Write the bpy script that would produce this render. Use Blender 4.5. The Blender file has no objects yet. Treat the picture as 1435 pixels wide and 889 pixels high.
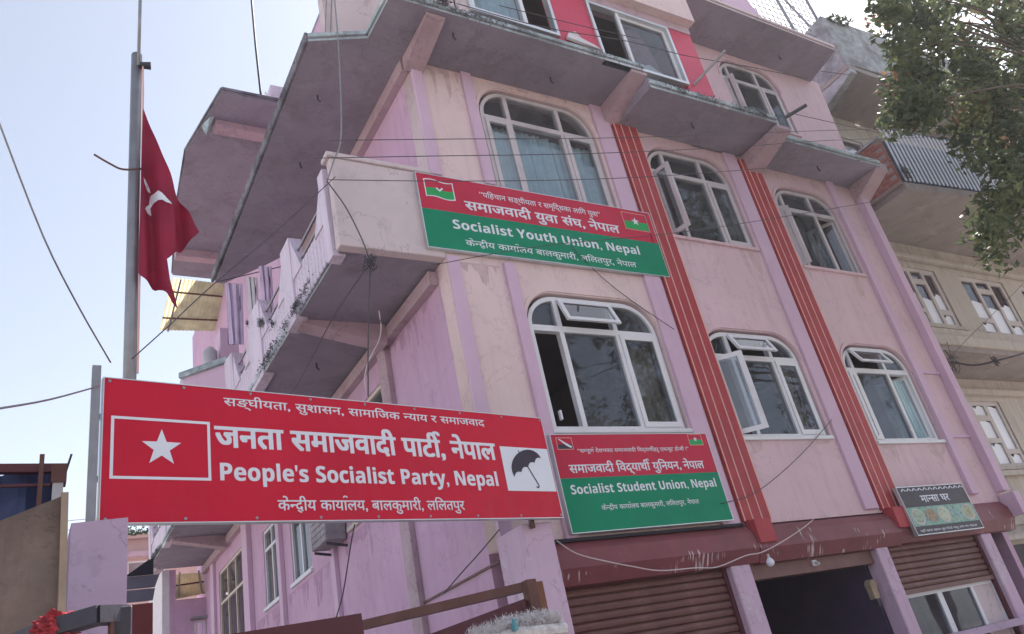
import bpy, bmesh, math, random
from mathutils import Vector, Matrix
R = math.radians
sc = bpy.context.scene
# ------------------------------------------------------------------ camera
cam = bpy.data.cameras.new('camera')
co = bpy.data.objects.new('camera', cam)
sc.collection.objects.link(co)
sc.camera = co
cam.sensor_width = 36.0
cam.lens = 1112.89 / 1435.0 * 36.0
cam.clip_start = 0.05
cam.clip_end = 2000
# columns: camera right, forward, up in world space
RT = Vector((0.8557186, -0.478847, -0.19608985)); FW = Vector((0.51275276, 0.73381725, 0.44564206)); UP = Vector((-0.06950025, -0.48188981, 0.87347119))
co.matrix_world = Matrix(((RT.x, UP.x, -FW.x, -3.66), (RT.y, UP.y, -FW.y, -6.2), (RT.z, UP.z, -FW.z, 1.6), (0, 0, 0, 1)))
# ------------------------------------------------------------------ world, sun, exposure
SUN_EL, SUN_AZ = R(50), R(72)          # sun behind the building, to the right
w = bpy.data.worlds.new('World'); sc.world = w; w.use_nodes = True
nt = w.node_tree; nt.nodes.clear()
out = nt.nodes.new('ShaderNodeOutputWorld'); bg = nt.nodes.new('ShaderNodeBackground'); sky = nt.nodes.new('ShaderNodeTexSky')
sky.sky_type = 'NISHITA'; sky.sun_disc = False
sky.sun_elevation = SUN_EL; sky.sun_rotation = SUN_AZ
sky.air_density = 1.0; sky.dust_density = 3.0; sky.ozone_density = 1.5; sky.altitude = 1300
bg.inputs['Strength'].default_value = 0.09
hs = nt.nodes.new('ShaderNodeHueSaturation'); hs.inputs['Saturation'].default_value = 0.52; nt.links.new(sky.outputs[0], hs.inputs['Color']); nt.links.new(hs.outputs[0], bg.inputs[0]); nt.links.new(bg.outputs[0], out.inputs[0])
sl = bpy.data.lights.new('sun', 'SUN'); sl.energy = 4.4; sl.angle = R(0.5); sl.color = (1.0, 0.94, 0.88)
so = bpy.data.objects.new('sun', sl); sc.collection.objects.link(so)
sd = Vector((math.sin(SUN_AZ) * math.cos(SUN_EL), math.cos(SUN_AZ) * math.cos(SUN_EL), math.sin(SUN_EL)))
so.rotation_euler = sd.to_track_quat('Z', 'Y').to_euler(); so.location = (10, 20, 30)
sc.view_settings.view_transform = 'Standard'; sc.view_settings.look = 'None'
sc.view_settings.gamma = 1.0; sc.view_settings.exposure = 1.64
sc.cycles.max_bounces = 8; sc.cycles.transparent_max_bounces = 12
sc.cycles.caustics_reflective = False; sc.cycles.caustics_refractive = False
random.seed(11)
COL = sc.collection
# ------------------------------------------------------------------ materials
MT = {}
def new_mat(name):
    m = bpy.data.materials.new(name); m.use_nodes = True
    MT[name] = m
    return m, m.node_tree, m.node_tree.nodes['Principled BSDF']
def paint(name, col, rough=0.8, var=0.10, scale=1.5, dirt=0.0, dirtcol=(0.08, 0.07, 0.06), bump=0.15, bscale=60, streak=False, metal=0.0, dirt_lo=0.52, spec=0.3, crack=0.0, peel=0.0, peelcol=(0.5, 0.5, 0.5)):
    """colour with soft mottling, optional dirt patches or run-down streaks, fine relief"""
    m, t, b = new_mat(name)
    N = t.nodes.new; L = t.links.new
    tc = N('ShaderNodeTexCoord')
    n1 = N('ShaderNodeTexNoise'); n1.inputs['Scale'].default_value = scale; n1.inputs['Detail'].default_value = 6; n1.inputs['Roughness'].default_value = 0.6
    L(tc.outputs['Object'], n1.inputs['Vector'])
    r1 = N('ShaderNodeValToRGB'); r1.color_ramp.elements[0].position = 0.3; r1.color_ramp.elements[1].position = 0.7
    r1.color_ramp.elements[0].color = tuple(max(0, c * (1 - var)) for c in col) + (1,)
    r1.color_ramp.elements[1].color = tuple(min(1, c * (1 + var)) for c in col) + (1,)
    L(n1.outputs['Fac'], r1.inputs['Fac'])
    last = r1.outputs['Color']
    if dirt > 0:
        mp = N('ShaderNodeMapping')
        mp.inputs['Scale'].default_value = (5.0, 5.0, 0.5) if streak else (1.3, 1.3, 1.3)
        L(tc.outputs['Object'], mp.inputs['Vector'])
        n2 = N('ShaderNodeTexNoise'); n2.inputs['Scale'].default_value = 1.6; n2.inputs['Detail'].default_value = 9; n2.inputs['Roughness'].default_value = 0.68
        L(mp.outputs[0], n2.inputs['Vector'])
        r2 = N('ShaderNodeValToRGB'); r2.color_ramp.elements[0].position = dirt_lo; r2.color_ramp.elements[1].position = dirt_lo + 0.22
        r2.color_ramp.elements[0].color = (0, 0, 0, 1); r2.color_ramp.elements[1].color = (dirt, dirt, dirt, 1)
        L(n2.outputs['Fac'], r2.inputs['Fac'])
        mx = N('ShaderNodeMix'); mx.data_type = 'RGBA'
        L(r2.outputs['Color'], mx.inputs[0]); L(last, mx.inputs[6]); mx.inputs[7].default_value = dirtcol + (1,)
        last = mx.outputs[2]
    if crack > 0:
        n5 = N('ShaderNodeTexNoise'); n5.inputs['Scale'].default_value = 1.1; n5.inputs['Detail'].default_value = 9; n5.inputs['Roughness'].default_value = 0.62; n5.inputs['Distortion'].default_value = .4
        L(tc.outputs['Object'], n5.inputs['Vector'])
        r5 = N('ShaderNodeValToRGB'); e = r5.color_ramp.elements; e[0].position = .462; e[0].color = (0, 0, 0, 1); e[1].position = .474; e[1].color = (0, 0, 0, 1)
        q = e.new(.468); q.color = (crack, crack, crack, 1)
        L(n5.outputs['Fac'], r5.inputs['Fac'])
        mx2 = N('ShaderNodeMix'); mx2.data_type = 'RGBA'; L(r5.outputs['Color'], mx2.inputs[0]); L(last, mx2.inputs[6]); mx2.inputs[7].default_value = tuple(c * .25 for c in col) + (1,)
        last = mx2.outputs[2]
    if peel > 0:
        n6 = N('ShaderNodeTexNoise'); n6.inputs['Scale'].default_value = 2.6; n6.inputs['Detail'].default_value = 10; n6.inputs['Roughness'].default_value = 0.7
        mp6 = N('ShaderNodeMapping'); mp6.inputs['Location'].default_value = (5.2, 1.3, 2.7); L(tc.outputs['Object'], mp6.inputs['Vector']); L(mp6.outputs[0], n6.inputs['Vector'])
        r6 = N('ShaderNodeValToRGB'); r6.color_ramp.elements[0].position = .57; r6.color_ramp.elements[1].position = .60
        r6.color_ramp.elements[1].color = (peel, peel, peel, 1); L(n6.outputs['Fac'], r6.inputs['Fac'])
        mx3 = N('ShaderNodeMix'); mx3.data_type = 'RGBA'; L(r6.outputs['Color'], mx3.inputs[0]); L(last, mx3.inputs[6]); mx3.inputs[7].default_value = peelcol + (1,)
        last = mx3.outputs[2]
    L(last, b.inputs['Base Color'])
    b.inputs['Roughness'].default_value = rough; b.inputs['Metallic'].default_value = metal
    b.inputs['Specular IOR Level'].default_value = spec
    if bump > 0:
        n3 = N('ShaderNodeTexNoise'); n3.inputs['Scale'].default_value = bscale; n3.inputs['Detail'].default_value = 5
        n4 = N('ShaderNodeTexNoise'); n4.inputs['Scale'].default_value = 3.0; n4.inputs['Detail'].default_value = 3
        L(tc.outputs['Object'], n3.inputs['Vector']); L(tc.outputs['Object'], n4.inputs['Vector'])
        ad = N('ShaderNodeMath'); ad.operation = 'MULTIPLY_ADD'; ad.inputs[1].default_value = 6.0
        L(n4.outputs['Fac'], ad.inputs[0]); L(n3.outputs['Fac'], ad.inputs[2])
        bp = N('ShaderNodeBump'); bp.inputs['Strength'].default_value = bump; bp.inputs['Distance'].default_value = 0.01
        L(ad.outputs[0], bp.inputs['Height']); L(bp.outputs[0], b.inputs['Normal'])
    return m
P_BAY = paint('plaster_bay', (0.72, 0.56, 0.565), var=0.05, dirt=0.26, dirtcol=(0.40, 0.28, 0.30), streak=True, dirt_lo=0.5, crack=0.30, peel=0.10, peelcol=(0.74, 0.64, 0.62))
P_BAYB = paint('plaster_bay_lilac', (0.66, 0.48, 0.53), var=0.05, dirt=0.28, dirtcol=(0.36, 0.22, 0.27), streak=True, dirt_lo=0.5, crack=0.30, peel=0.10, peelcol=(0.74, 0.64, 0.62))
P_STRIP = paint('plaster_strip', (0.62, 0.44, 0.575), var=0.05, dirt=0.2, dirtcol=(0.36, 0.20, 0.32), streak=True, dirt_lo=0.54)
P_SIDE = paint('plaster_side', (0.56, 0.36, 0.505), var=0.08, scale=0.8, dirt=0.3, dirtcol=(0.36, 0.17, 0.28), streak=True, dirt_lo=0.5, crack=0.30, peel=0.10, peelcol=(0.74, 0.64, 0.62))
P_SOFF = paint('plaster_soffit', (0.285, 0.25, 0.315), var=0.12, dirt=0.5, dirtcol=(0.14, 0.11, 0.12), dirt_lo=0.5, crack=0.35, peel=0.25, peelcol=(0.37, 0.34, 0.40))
P_BEAM = paint('plaster_beam', (0.47, 0.34, 0.39), var=0.08, dirt=0.4, dirtcol=(0.22, 0.13, 0.14), dirt_lo=0.5, crack=0.5, peel=0.3, peelcol=(0.50, 0.42, 0.44))
P_EDGE = paint('slab_edge_paint', (0.40, 0.47, 0.50), var=0.2, scale=4, dirt=0.85, dirtcol=(0.07, 0.07, 0.08), dirt_lo=0.47, bump=0.5, peel=0.6, peelcol=(0.62, 0.66, 0.66))
P_RED = paint('red_paint', (0.38, 0.050, 0.062), var=0.12, scale=3, dirt=0.25, dirtcol=(0.24, 0.04, 0.045), streak=True, rough=0.6, bump=0.1, peel=0.15, peelcol=(0.50, 0.16, 0.16))
P_PINST = paint('pinstripe_paint', (0.74, 0.42, 0.38), var=0.1, bump=0)
P_INFILL = paint('red_infill_paint', (0.56, 0.05, 0.11), var=0.08, dirt=0.2, dirtcol=(0.3, 0.06, 0.08), rough=0.5)
P_CREAM = paint('parapet_render', (0.62, 0.52, 0.54), var=0.07, dirt=0.5, dirtcol=(0.24, 0.20, 0.22), dirt_lo=0.54, crack=0.5)
P_EDGED = paint('slab_edge_stained', (0.20, 0.19, 0.22), var=0.3, scale=4, dirt=0.9, dirtcol=(0.045, 0.04, 0.05), dirt_lo=0.44, bump=0.6)
P_LILAC = paint('parapet_lilac', (0.66, 0.57, 0.68), var=0.07, dirt=0.55, dirtcol=(0.26, 0.22, 0.26), streak=True, dirt_lo=0.5, crack=0.4, peel=0.4, peelcol=(0.40, 0.36, 0.38))
P_BOUND = paint('boundary_lilac', (0.50, 0.37, 0.50), var=0.08, scale=2, dirt=0.4, dirtcol=(0.30, 0.22, 0.30), dirt_lo=0.5, crack=0.5, peel=0.3, peelcol=(0.34, 0.28, 0.34))
P_FRAME = paint('window_white', (0.72, 0.72, 0.76), var=0.04, rough=0.4, dirt=0.5, dirtcol=(0.35, 0.31, 0.30), dirt_lo=0.55, bump=0.05)
P_FRAMEO = paint('window_aged', (0.56, 0.51, 0.54), var=0.08, rough=0.5, dirt=0.6, dirtcol=(0.30, 0.25, 0.26), dirt_lo=0.5, bump=0.1)
P_PILL = paint('scuffed_pillar', (0.60, 0.43, 0.56), var=0.08, dirt=0.4, dirtcol=(0.36, 0.24, 0.33), streak=True, dirt_lo=0.5, peel=0.5, peelcol=(0.62, 0.56, 0.62), crack=0.4)
P_FRAMEC = paint('window_cream', (0.62, 0.54, 0.48), var=0.06, rough=0.5, bump=0.05)
P_ALU = paint('aluminium', (0.62, 0.64, 0.67), var=0.05, rough=0.35, metal=0.5, bump=0)
P_NEIGH = paint('neighbour_plaster', (0.47, 0.42, 0.38), var=0.08, dirt=0.45, dirtcol=(0.20, 0.165, 0.14), streak=True, dirt_lo=0.48, crack=0.3, peel=0.2, peelcol=(0.58, 0.53, 0.46))
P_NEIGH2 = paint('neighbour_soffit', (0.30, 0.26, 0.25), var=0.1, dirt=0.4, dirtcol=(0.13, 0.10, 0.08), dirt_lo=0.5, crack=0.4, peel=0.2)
P_CONC = paint('weathered_concrete', (0.33, 0.34, 0.36), var=0.25, scale=5, dirt=0.8, dirtcol=(0.09, 0.085, 0.09), dirt_lo=0.46, bump=0.6)
P_BRICK = paint('brick_clay', (0.33, 0.115, 0.09), var=0.25, scale=9, bump=0.4)
P_MORT = paint('mortar', (0.30, 0.24, 0.23), var=0.1)
P_SHUT = paint('shutter_maroon', (0.165, 0.075, 0.070), var=0.15, scale=4, dirt=0.5, dirtcol=(0.30, 0.13, 0.11), dirt_lo=0.52, rough=0.5, bump=0.1, peel=0.35, peelcol=(0.24, 0.13, 0.12))
P_STEEL = paint('grey_galvanised', (0.29, 0.29, 0.31), var=0.15, scale=6, rough=0.45, metal=0.6, dirt=0.3, dirtcol=(0.16, 0.12, 0.09))
P_DARKM = paint('dark_metal', (0.055, 0.050, 0.065), var=0.2, scale=8, rough=0.45, metal=0.3, dirt=0.4, dirtcol=(0.12, 0.07, 0.05))
P_BROWN = paint('brown_painted_steel', (0.115, 0.048, 0.040), var=0.2, scale=8, rough=0.5, dirt=0.4, dirtcol=(0.22, 0.13, 0.09))
P_MAROON = paint('maroon_steel', (0.095, 0.025, 0.035), var=0.15, rough=0.5)
P_WIRE = paint('black_cable', (0.075, 0.065, 0.08), rough=0.5, bump=0)
P_WIREW = paint('pale_cable', (0.62, 0.52, 0.54), rough=0.5, bump=0)
P_PLY = paint('plywood', (0.185, 0.135, 0.115), var=0.25, scale=5, dirt=0.7, dirtcol=(0.10, 0.07, 0.065), streak=True, bump=0.5, peel=0.3, peelcol=(0.24, 0.19, 0.17), crack=0.4)
P_LATH = paint('wood_lath', (0.36, 0.27, 0.20), var=0.15, scale=6)
P_TARP = paint('blue_tarpaulin', (0.030, 0.042, 0.115), var=0.25, scale=5, rough=0.45)
P_SLATE = paint('slate_sheet', (0.13, 0.12, 0.16), var=0.15, scale=3, rough=0.5)
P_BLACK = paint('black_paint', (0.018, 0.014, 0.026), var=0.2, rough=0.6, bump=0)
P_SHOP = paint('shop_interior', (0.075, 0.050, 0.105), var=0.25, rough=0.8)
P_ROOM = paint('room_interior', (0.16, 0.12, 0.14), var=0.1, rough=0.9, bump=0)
P_STAIN = paint('rain_stain', (0.57, 0.42, 0.44), var=0.15, scale=8)
P_STAIN2 = paint('rain_stain_side', (0.45, 0.27, 0.40), var=0.15, scale=8)
P_CURT = paint('pale_blue_curtain', (0.50, 0.66, 0.72), var=0.08, scale=6, rough=0.9)
P_CURTY = paint('patterned_curtain', (0.40, 0.31, 0.20), var=0.5, scale=14, rough=0.9)
P_CLOTHW = paint('white_cloth', (0.70, 0.66, 0.70), var=0.08, scale=6, rough=0.95)
P_CLOTHL = paint('lilac_cloth', (0.62, 0.50, 0.68), var=0.12, scale=6, rough=0.95)
P_CLOTHR = paint('red_cloth', (0.36, 0.045, 0.06), var=0.35, scale=25, rough=0.95, bump=0.5)
P_CLOTHB = paint('brown_cloth', (0.22, 0.10, 0.13), var=0.3, scale=8, rough=0.95)
P_SRED = paint('sign_red', (0.57, 0.004, 0.034), var=0.08, scale=1.3, rough=0.42, bump=0.5, bscale=1.2, spec=0.22, dirt=0.25, dirtcol=(0.42, 0.05, 0.06), streak=True)
P_SRED2 = paint('sign_red_soft', (0.52, 0.022, 0.062), var=0.07, scale=2, rough=0.45, bump=0.3, bscale=1.5, spec=0.2, dirt=0.3, dirtcol=(0.40, 0.07, 0.09), streak=True)
P_SGRN = paint('sign_green', (0.004, 0.235, 0.125), var=0.08, scale=2, rough=0.45, bump=0.3, bscale=1.5, spec=0.15)
P_FGRN = paint('flag_print_green', (0.03, 0.36, 0.11), var=0.05, bump=0)
P_SWHT = paint('sign_white', (0.74, 0.76, 0.84), var=0.03, rough=0.5, bump=0)
P_SBLK = paint('sign_black', (0.04, 0.028, 0.05), var=0.1, rough=0.5, bump=0)
P_SDRK = paint('sign_charcoal', (0.048, 0.036, 0.050), var=0.2, scale=10, rough=0.5, bump=0)
P_ORNG = paint('orange_house', (0.52, 0.38, 0.34), var=0.08, dirt=0.2)
P_BARK = paint('bark', (0.09, 0.065, 0.05), var=0.3, scale=12, bump=0.8, bscale=25)
P_ASPH = paint('dusty_asphalt', (0.13, 0.12, 0.11), var=0.2, scale=3, bump=0.5, bscale=120)
P_GRND = paint('dusty_ground', (0.38, 0.345, 0.31), var=0.2, scale=0.7, bump=0.5)
P_PAVE = paint('concrete_paving', (0.28, 0.26, 0.25), var=0.15, scale=2)
P_TANK = paint('tank_plastic', (0.50, 0.48, 0.50), var=0.08)
P_FRIN = paint('white_fringe', (0.60, 0.58, 0.60), var=0.3, scale=30, rough=1.0)
P_TEAL = paint('teal_thread', (0.12, 0.32, 0.38), var=0.2, rough=1.0)
P_JUNK = paint('dusty_unit_metal', (0.30, 0.27, 0.30), var=0.25, scale=8, dirt=0.6, dirtcol=(0.12, 0.10, 0.10))
def marks_mat():
    """maroon housing with white paint scrapes running down it"""
    m = paint('scraped_maroon', (0.21, 0.062, 0.075), var=0.15, scale=3, dirt=0.4, dirtcol=(0.13, 0.05, 0.05), rough=0.5, bump=0.1)
    t = m.node_tree; N = t.nodes.new; L = t.links.new; b = t.nodes['Principled BSDF']
    src = b.inputs['Base Color'].links[0].from_socket
    tc = N('ShaderNodeTexCoord'); mp = N('ShaderNodeMapping'); mp.inputs['Scale'].default_value = (34, 0.0, 3.2); mp.inputs['Rotation'].default_value = (0, R(6), 0)
    L(tc.outputs['Object'], mp.inputs['Vector'])
    n = N('ShaderNodeTexNoise'); n.inputs['Scale'].default_value = 1.0; n.inputs['Detail'].default_value = 3
    L(mp.outputs[0], n.inputs['Vector'])
    n2 = N('ShaderNodeTexNoise'); n2.inputs['Scale'].default_value = 2.3; n2.inputs['Detail'].default_value = 2
    mp2 = N('ShaderNodeMapping'); mp2.inputs['Scale'].default_value = (1.0, 0, 1.6); mp2.inputs['Location'].default_value = (3.3, 0, 0.4)
    L(tc.outputs['Object'], mp2.inputs['Vector']); L(mp2.outputs[0], n2.inputs['Vector'])
    a = N('ShaderNodeValToRGB'); a.color_ramp.elements[0].position = 0.54; a.color_ramp.elements[1].position = 0.60
    c = N('ShaderNodeValToRGB'); c.color_ramp.elements[0].position = 0.56; c.color_ramp.elements[1].position = 0.62
    L(n.outputs['Fac'], a.inputs['Fac']); L(n2.outputs['Fac'], c.inputs['Fac'])
    mu = N('ShaderNodeMath'); mu.operation = 'MULTIPLY'; L(a.outputs[0], mu.inputs[0]); L(c.outputs[0], mu.inputs[1])
    mx = N('ShaderNodeMix'); mx.data_type = 'RGBA'; L(mu.outputs[0], mx.inputs[0]); L(src, mx.inputs[6]); mx.inputs[7].default_value = (0.6, 0.55, 0.56, 1)
    L(mx.outputs[2], b.inputs['Base Color'])
    return m
P_SCRAPE = marks_mat()
def glass_mat(name, tint, dust):
    m = bpy.data.materials.new(name); m.use_nodes = True; t = m.node_tree; t.nodes.clear()
    N = t.nodes.new; L = t.links.new
    o = N('ShaderNodeOutputMaterial'); fr = N('ShaderNodeFresnel'); fr.inputs[0].default_value = 2.2
    tr = N('ShaderNodeBsdfTransparent'); tr.inputs[0].default_value = tint + (1,)
    gl = N('ShaderNodeBsdfGlossy'); gl.inputs['Roughness'].default_value = 0.02
    df = N('ShaderNodeBsdfDiffuse'); df.inputs[0].default_value = (0.5, 0.48, 0.5, 1)
    tc = N('ShaderNodeTexCoord'); n = N('ShaderNodeTexNoise'); n.inputs['Scale'].default_value = 5; n.inputs['Detail'].default_value = 8
    L(tc.outputs['Object'], n.inputs['Vector'])
    rp = N('ShaderNodeValToRGB'); rp.color_ramp.elements[0].position = 0.35; rp.color_ramp.elements[0].color = (dust * .5,) * 3 + (1,)
    rp.color_ramp.elements[1].position = 0.8; rp.color_ramp.elements[1].color = (min(1, dust * 2.2),) * 3 + (1,)
    L(n.outputs['Fac'], rp.inputs[0])
    ge = N('ShaderNodeNewGeometry'); iv = N('ShaderNodeMath'); iv.operation = 'SUBTRACT'; iv.inputs[0].default_value = 1.0; L(ge.outputs['Backfacing'], iv.inputs[1])
    fm = N('ShaderNodeMath'); fm.operation = 'MULTIPLY'; L(fr.outputs[0], fm.inputs[0]); L(iv.outputs[0], fm.inputs[1])
    m1 = N('ShaderNodeMixShader'); L(fm.outputs[0], m1.inputs[0]); L(tr.outputs[0], m1.inputs[1]); L(gl.outputs[0], m1.inputs[2])
    m2 = N('ShaderNodeMixShader'); L(rp.outputs[0], m2.inputs[0]); L(m1.outputs[0], m2.inputs[1]); L(df.outputs[0], m2.inputs[2])
    nb = N('ShaderNodeTexNoise'); nb.inputs['Scale'].default_value = 2.2; L(tc.outputs['Object'], nb.inputs['Vector'])
    bp = N('ShaderNodeBump'); bp.inputs['Strength'].default_value = 0.05; bp.inputs['Distance'].default_value = 0.02
    L(nb.outputs['Fac'], bp.inputs['Height']); L(bp.outputs[0], gl.inputs['Normal'])
    L(m2.outputs[0], o.inputs[0])
    return m
G_DUSTY = glass_mat('dusty_glass', (0.72, 0.76, 0.80), 0.05)
G_CLEAR = glass_mat('clear_glass', (0.85, 0.88, 0.90), 0.05)
def translucent(name, col, fac=0.55):
    m, t, b = new_mat(name); N = t.nodes.new; L = t.links.new
    tl = N('ShaderNodeBsdfTranslucent'); mx = N('ShaderNodeMixShader'); mx.inputs[0].default_value = fac
    tc = N('ShaderNodeTexCoord'); n = N('ShaderNodeTexNoise'); n.inputs['Scale'].default_value = 4; n.inputs['Detail'].default_value = 6
    L(tc.outputs['Object'], n.inputs['Vector'])
    r = N('ShaderNodeValToRGB'); r.color_ramp.elements[0].color = tuple(c * .75 for c in col) + (1,); r.color_ramp.elements[1].color = tuple(min(1, c * 1.15) for c in col) + (1,)
    r.color_ramp.elements[0].position = .3; r.color_ramp.elements[1].position = .7
    L(n.outputs['Fac'], r.inputs[0]); L(r.outputs[0], b.inputs['Base Color']); L(r.outputs[0], tl.inputs[0])
    b.inputs['Roughness'].default_value = 0.6
    o = t.nodes['Material Output']; L(b.outputs[0], mx.inputs[1]); L(tl.outputs[0], mx.inputs[2]); L(mx.outputs[0], o.inputs[0])
    return m
P_YSHEET = translucent('yellow_fibreglass', (0.66, 0.58, 0.36), 0.6)
P_FLAG = translucent('flag_red', (0.43, 0.018, 0.080), 0.5)
P_LEAF = []
for i, c in enumerate([(0.090, 0.118, 0.055), (0.140, 0.160, 0.070), (0.060, 0.082, 0.045), (0.22, 0.13, 0.08)]):
    P_LEAF.append(translucent('leaf_%s' % ['green', 'light', 'dark', 'dry'][i], c, 0.35))
def food_mat(name, c1, c2):
    m, t, b = new_mat(name); N = t.nodes.new; L = t.links.new
    tc = N('ShaderNodeTexCoord'); v = N('ShaderNodeTexVoronoi'); v.inputs['Scale'].default_value = 22
    L(tc.outputs['Object'], v.inputs['Vector'])
    r = N('ShaderNodeValToRGB'); r.color_ramp.elements[0].color = c1 + (1,); r.color_ramp.elements[1].color = c2 + (1,); r.color_ramp.elements[1].position = .6
    L(v.outputs['Distance'], r.inputs[0]); L(r.outputs[0], b.inputs['Base Color']); b.inputs['Roughness'].default_value = .5
    return m
# ------------------------------------------------------------------ object helpers
def link(name, me, mat, parent=None, label=None, cat=None, group=None, kind=None):
    o = bpy.data.objects.new(name, me); COL.objects.link(o)
    if mat is not None and len(me.materials) == 0: me.materials.append(mat)
    if parent is not None: o.parent = parent
    tag(o, label, cat, group, kind)
    return o
def tag(o, label=None, cat=None, group=None, kind=None):
    if label: o['label'] = label
    if cat: o['category'] = cat
    if group: o['group'] = group
    if kind: o['kind'] = kind
def thing(name, label, cat, loc=(0, 0, 0), group=None):
    o = bpy.data.objects.new(name, None); COL.objects.link(o); o.empty_display_size = .3
    tag(o, label, cat, group)
    return o
class MB:
    def __init__(s): s.b = bmesh.new()
    def box(s, x0, x1, y0, y1, z0, z1, bev=0.0):
        v = [s.b.verts.new(p) for p in ((x0, y0, z0), (x1, y0, z0), (x1, y1, z0), (x0, y1, z0), (x0, y0, z1), (x1, y0, z1), (x1, y1, z1), (x0, y1, z1))]
        f = [s.b.faces.new([v[i] for i in q]) for q in ((3, 2, 1, 0), (4, 5, 6, 7), (0, 1, 5, 4), (1, 2, 6, 5), (2, 3, 7, 6), (3, 0, 4, 7))]
        if bev > 0:
            es = set(e for q in f for e in q.edges)
            bmesh.ops.bevel(s.b, geom=list(es), offset=bev, segments=1, affect='EDGES')
        return s
    def hull8(s, lo, hi):
        """prism between two loops of 3D points"""
        n = len(lo); a = [s.b.verts.new(p) for p in lo]; c = [s.b.verts.new(p) for p in hi]
        s.b.faces.new(a[::-1]); s.b.faces.new(c)
        for i in range(n): s.b.faces.new((a[i], a[(i + 1) % n], c[(i + 1) % n], c[i]))
        return s
    def prism(s, poly, z0, z1): return s.hull8([(x, y, z0) for x, y in poly], [(x, y, z1) for x, y in poly])
    def extx(s, prof, x0, x1): return s.hull8([(x0, y, z) for y, z in prof], [(x1, y, z) for y, z in prof])
    def exty(s, prof, y0, y1): return s.hull8([(x, y0, z) for x, z in prof], [(x, y1, z) for x, z in prof])
    def tube(s, pts, r, n=6):
        pts = [Vector(p) for p in pts]; rings = []
        for i, p in enumerate(pts):
            d = (pts[min(i + 1, len(pts) - 1)] - pts[max(i - 1, 0)]).normalized()
            u = d.cross(Vector((0, 0, 1)));  u = u if u.length > .05 else d.cross(Vector((0, 1, 0)))
            u.normalize(); v = d.cross(u); rr = r[i] if isinstance(r, (list, tuple)) else r
            rings.append([s.b.verts.new(p + (u * math.cos(k * 2 * math.pi / n) + v * math.sin(k * 2 * math.pi / n)) * rr) for k in range(n)])
        for a, c in zip(rings, rings[1:]):
            for k in range(n): s.b.faces.new((a[k], a[(k + 1) % n], c[(k + 1) % n], c[k]))
        s.b.faces.new(rings[0][::-1]); s.b.faces.new(rings[-1])
        return s
    def bar(s, p, q, w, h):
        """rectangular bar from p to q, w across, h tall"""
        p = Vector(p); q = Vector(q); d = (q - p).normalized(); u = d.cross(Vector((0, 0, 1)))
        u = u.normalized() if u.length > .05 else Vector((1, 0, 0)); v = u.cross(d).normalized()
        c = [(-w / 2, -h / 2), (w / 2, -h / 2), (w / 2, h / 2), (-w / 2, h / 2)]
        return s.hull8([p + u * a + v * b_ for a, b_ in c], [q + u * a + v * b_ for a, b_ in c])
    def build(s, name, mat, parent=None, smooth=False, **k):
        bmesh.ops.recalc_face_normals(s.b, faces=s.b.faces[:])
        me = bpy.data.meshes.new(name); s.b.to_mesh(me); s.b.free()
        if smooth:
            for p in me.polygons: p.use_smooth = True
        return link(name, me, mat, parent, **k)
def spline(pts, k=5):
    """Catmull-Rom resample so cables sag smoothly"""
    P_ = [Vector(p) for p in pts]; o = []
    for i in range(len(P_) - 1):
        a, b_, c, d = P_[max(i - 1, 0)], P_[i], P_[i + 1], P_[min(i + 2, len(P_) - 1)]
        for j in range(k):
            t = j / k
            o.append(.5 * ((2 * b_) + (c - a) * t + (2 * a - 5 * b_ + 4 * c - d) * t * t + (3 * b_ - a - 3 * c + d) * t ** 3))
    o.append(P_[-1])
    return o
def flat_mesh(loops, thick, name='shape'):
    """filled 2D outline(s) with holes, extruded by thick; local (x, y) = drawing, z = 0..thick"""
    cu = bpy.data.curves.new(name, 'CURVE'); cu.dimensions = '2D'; cu.fill_mode = 'BOTH'; cu.extrude = thick / 2
    for lp in loops:
        sp = cu.splines.new('POLY'); sp.points.add(len(lp) - 1)
        for i, p in enumerate(lp): sp.points[i].co = (p[0], p[1], 0, 1)
        sp.use_cyclic_u = True
    o = bpy.data.objects.new(name, cu); me = bpy.data.meshes.new_from_object(o)
    bpy.data.objects.remove(o); bpy.data.curves.remove(cu)
    for v in me.vertices: v.co.z += thick / 2
    return me
def xf(me, fn):
    for v in me.vertices: v.co = fn(v.co.copy())
    return me
def wall_y(loops, y, t):      # drawing (x, z), occupies y .. y+t
    return xf(flat_mesh(loops, t), lambda c: Vector((c.x, y + c.z, c.y)))
def wall_x(loops, x, t):      # drawing (y, z), occupies x .. x+t
    return xf(flat_mesh(loops, t), lambda c: Vector((x + c.z, c.x, c.y)))
def arch(x0, x1, z0, z1, zt, rx=0.42, n=9, ex=0.0):
    x0 -= ex; x1 += ex; z1 += ex; z0 -= ex; rz = z1 - zt
    p = [(x0, z0), (x1, z0)]
    for i in range(n + 1):
        a = (i / n) * math.pi / 2; p.append((x1 - rx + rx * math.cos(a), zt + rz * math.sin(a)))
    for i in range(n + 1):
        a = math.pi / 2 + (i / n) * math.pi / 2; p.append((x0 + rx + rx * math.cos(a), zt + rz * math.sin(a)))
    return p
def rect(x0, x1, z0, z1): return [(x0, z0), (x1, z0), (x1, z1), (x0, z1)]
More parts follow.
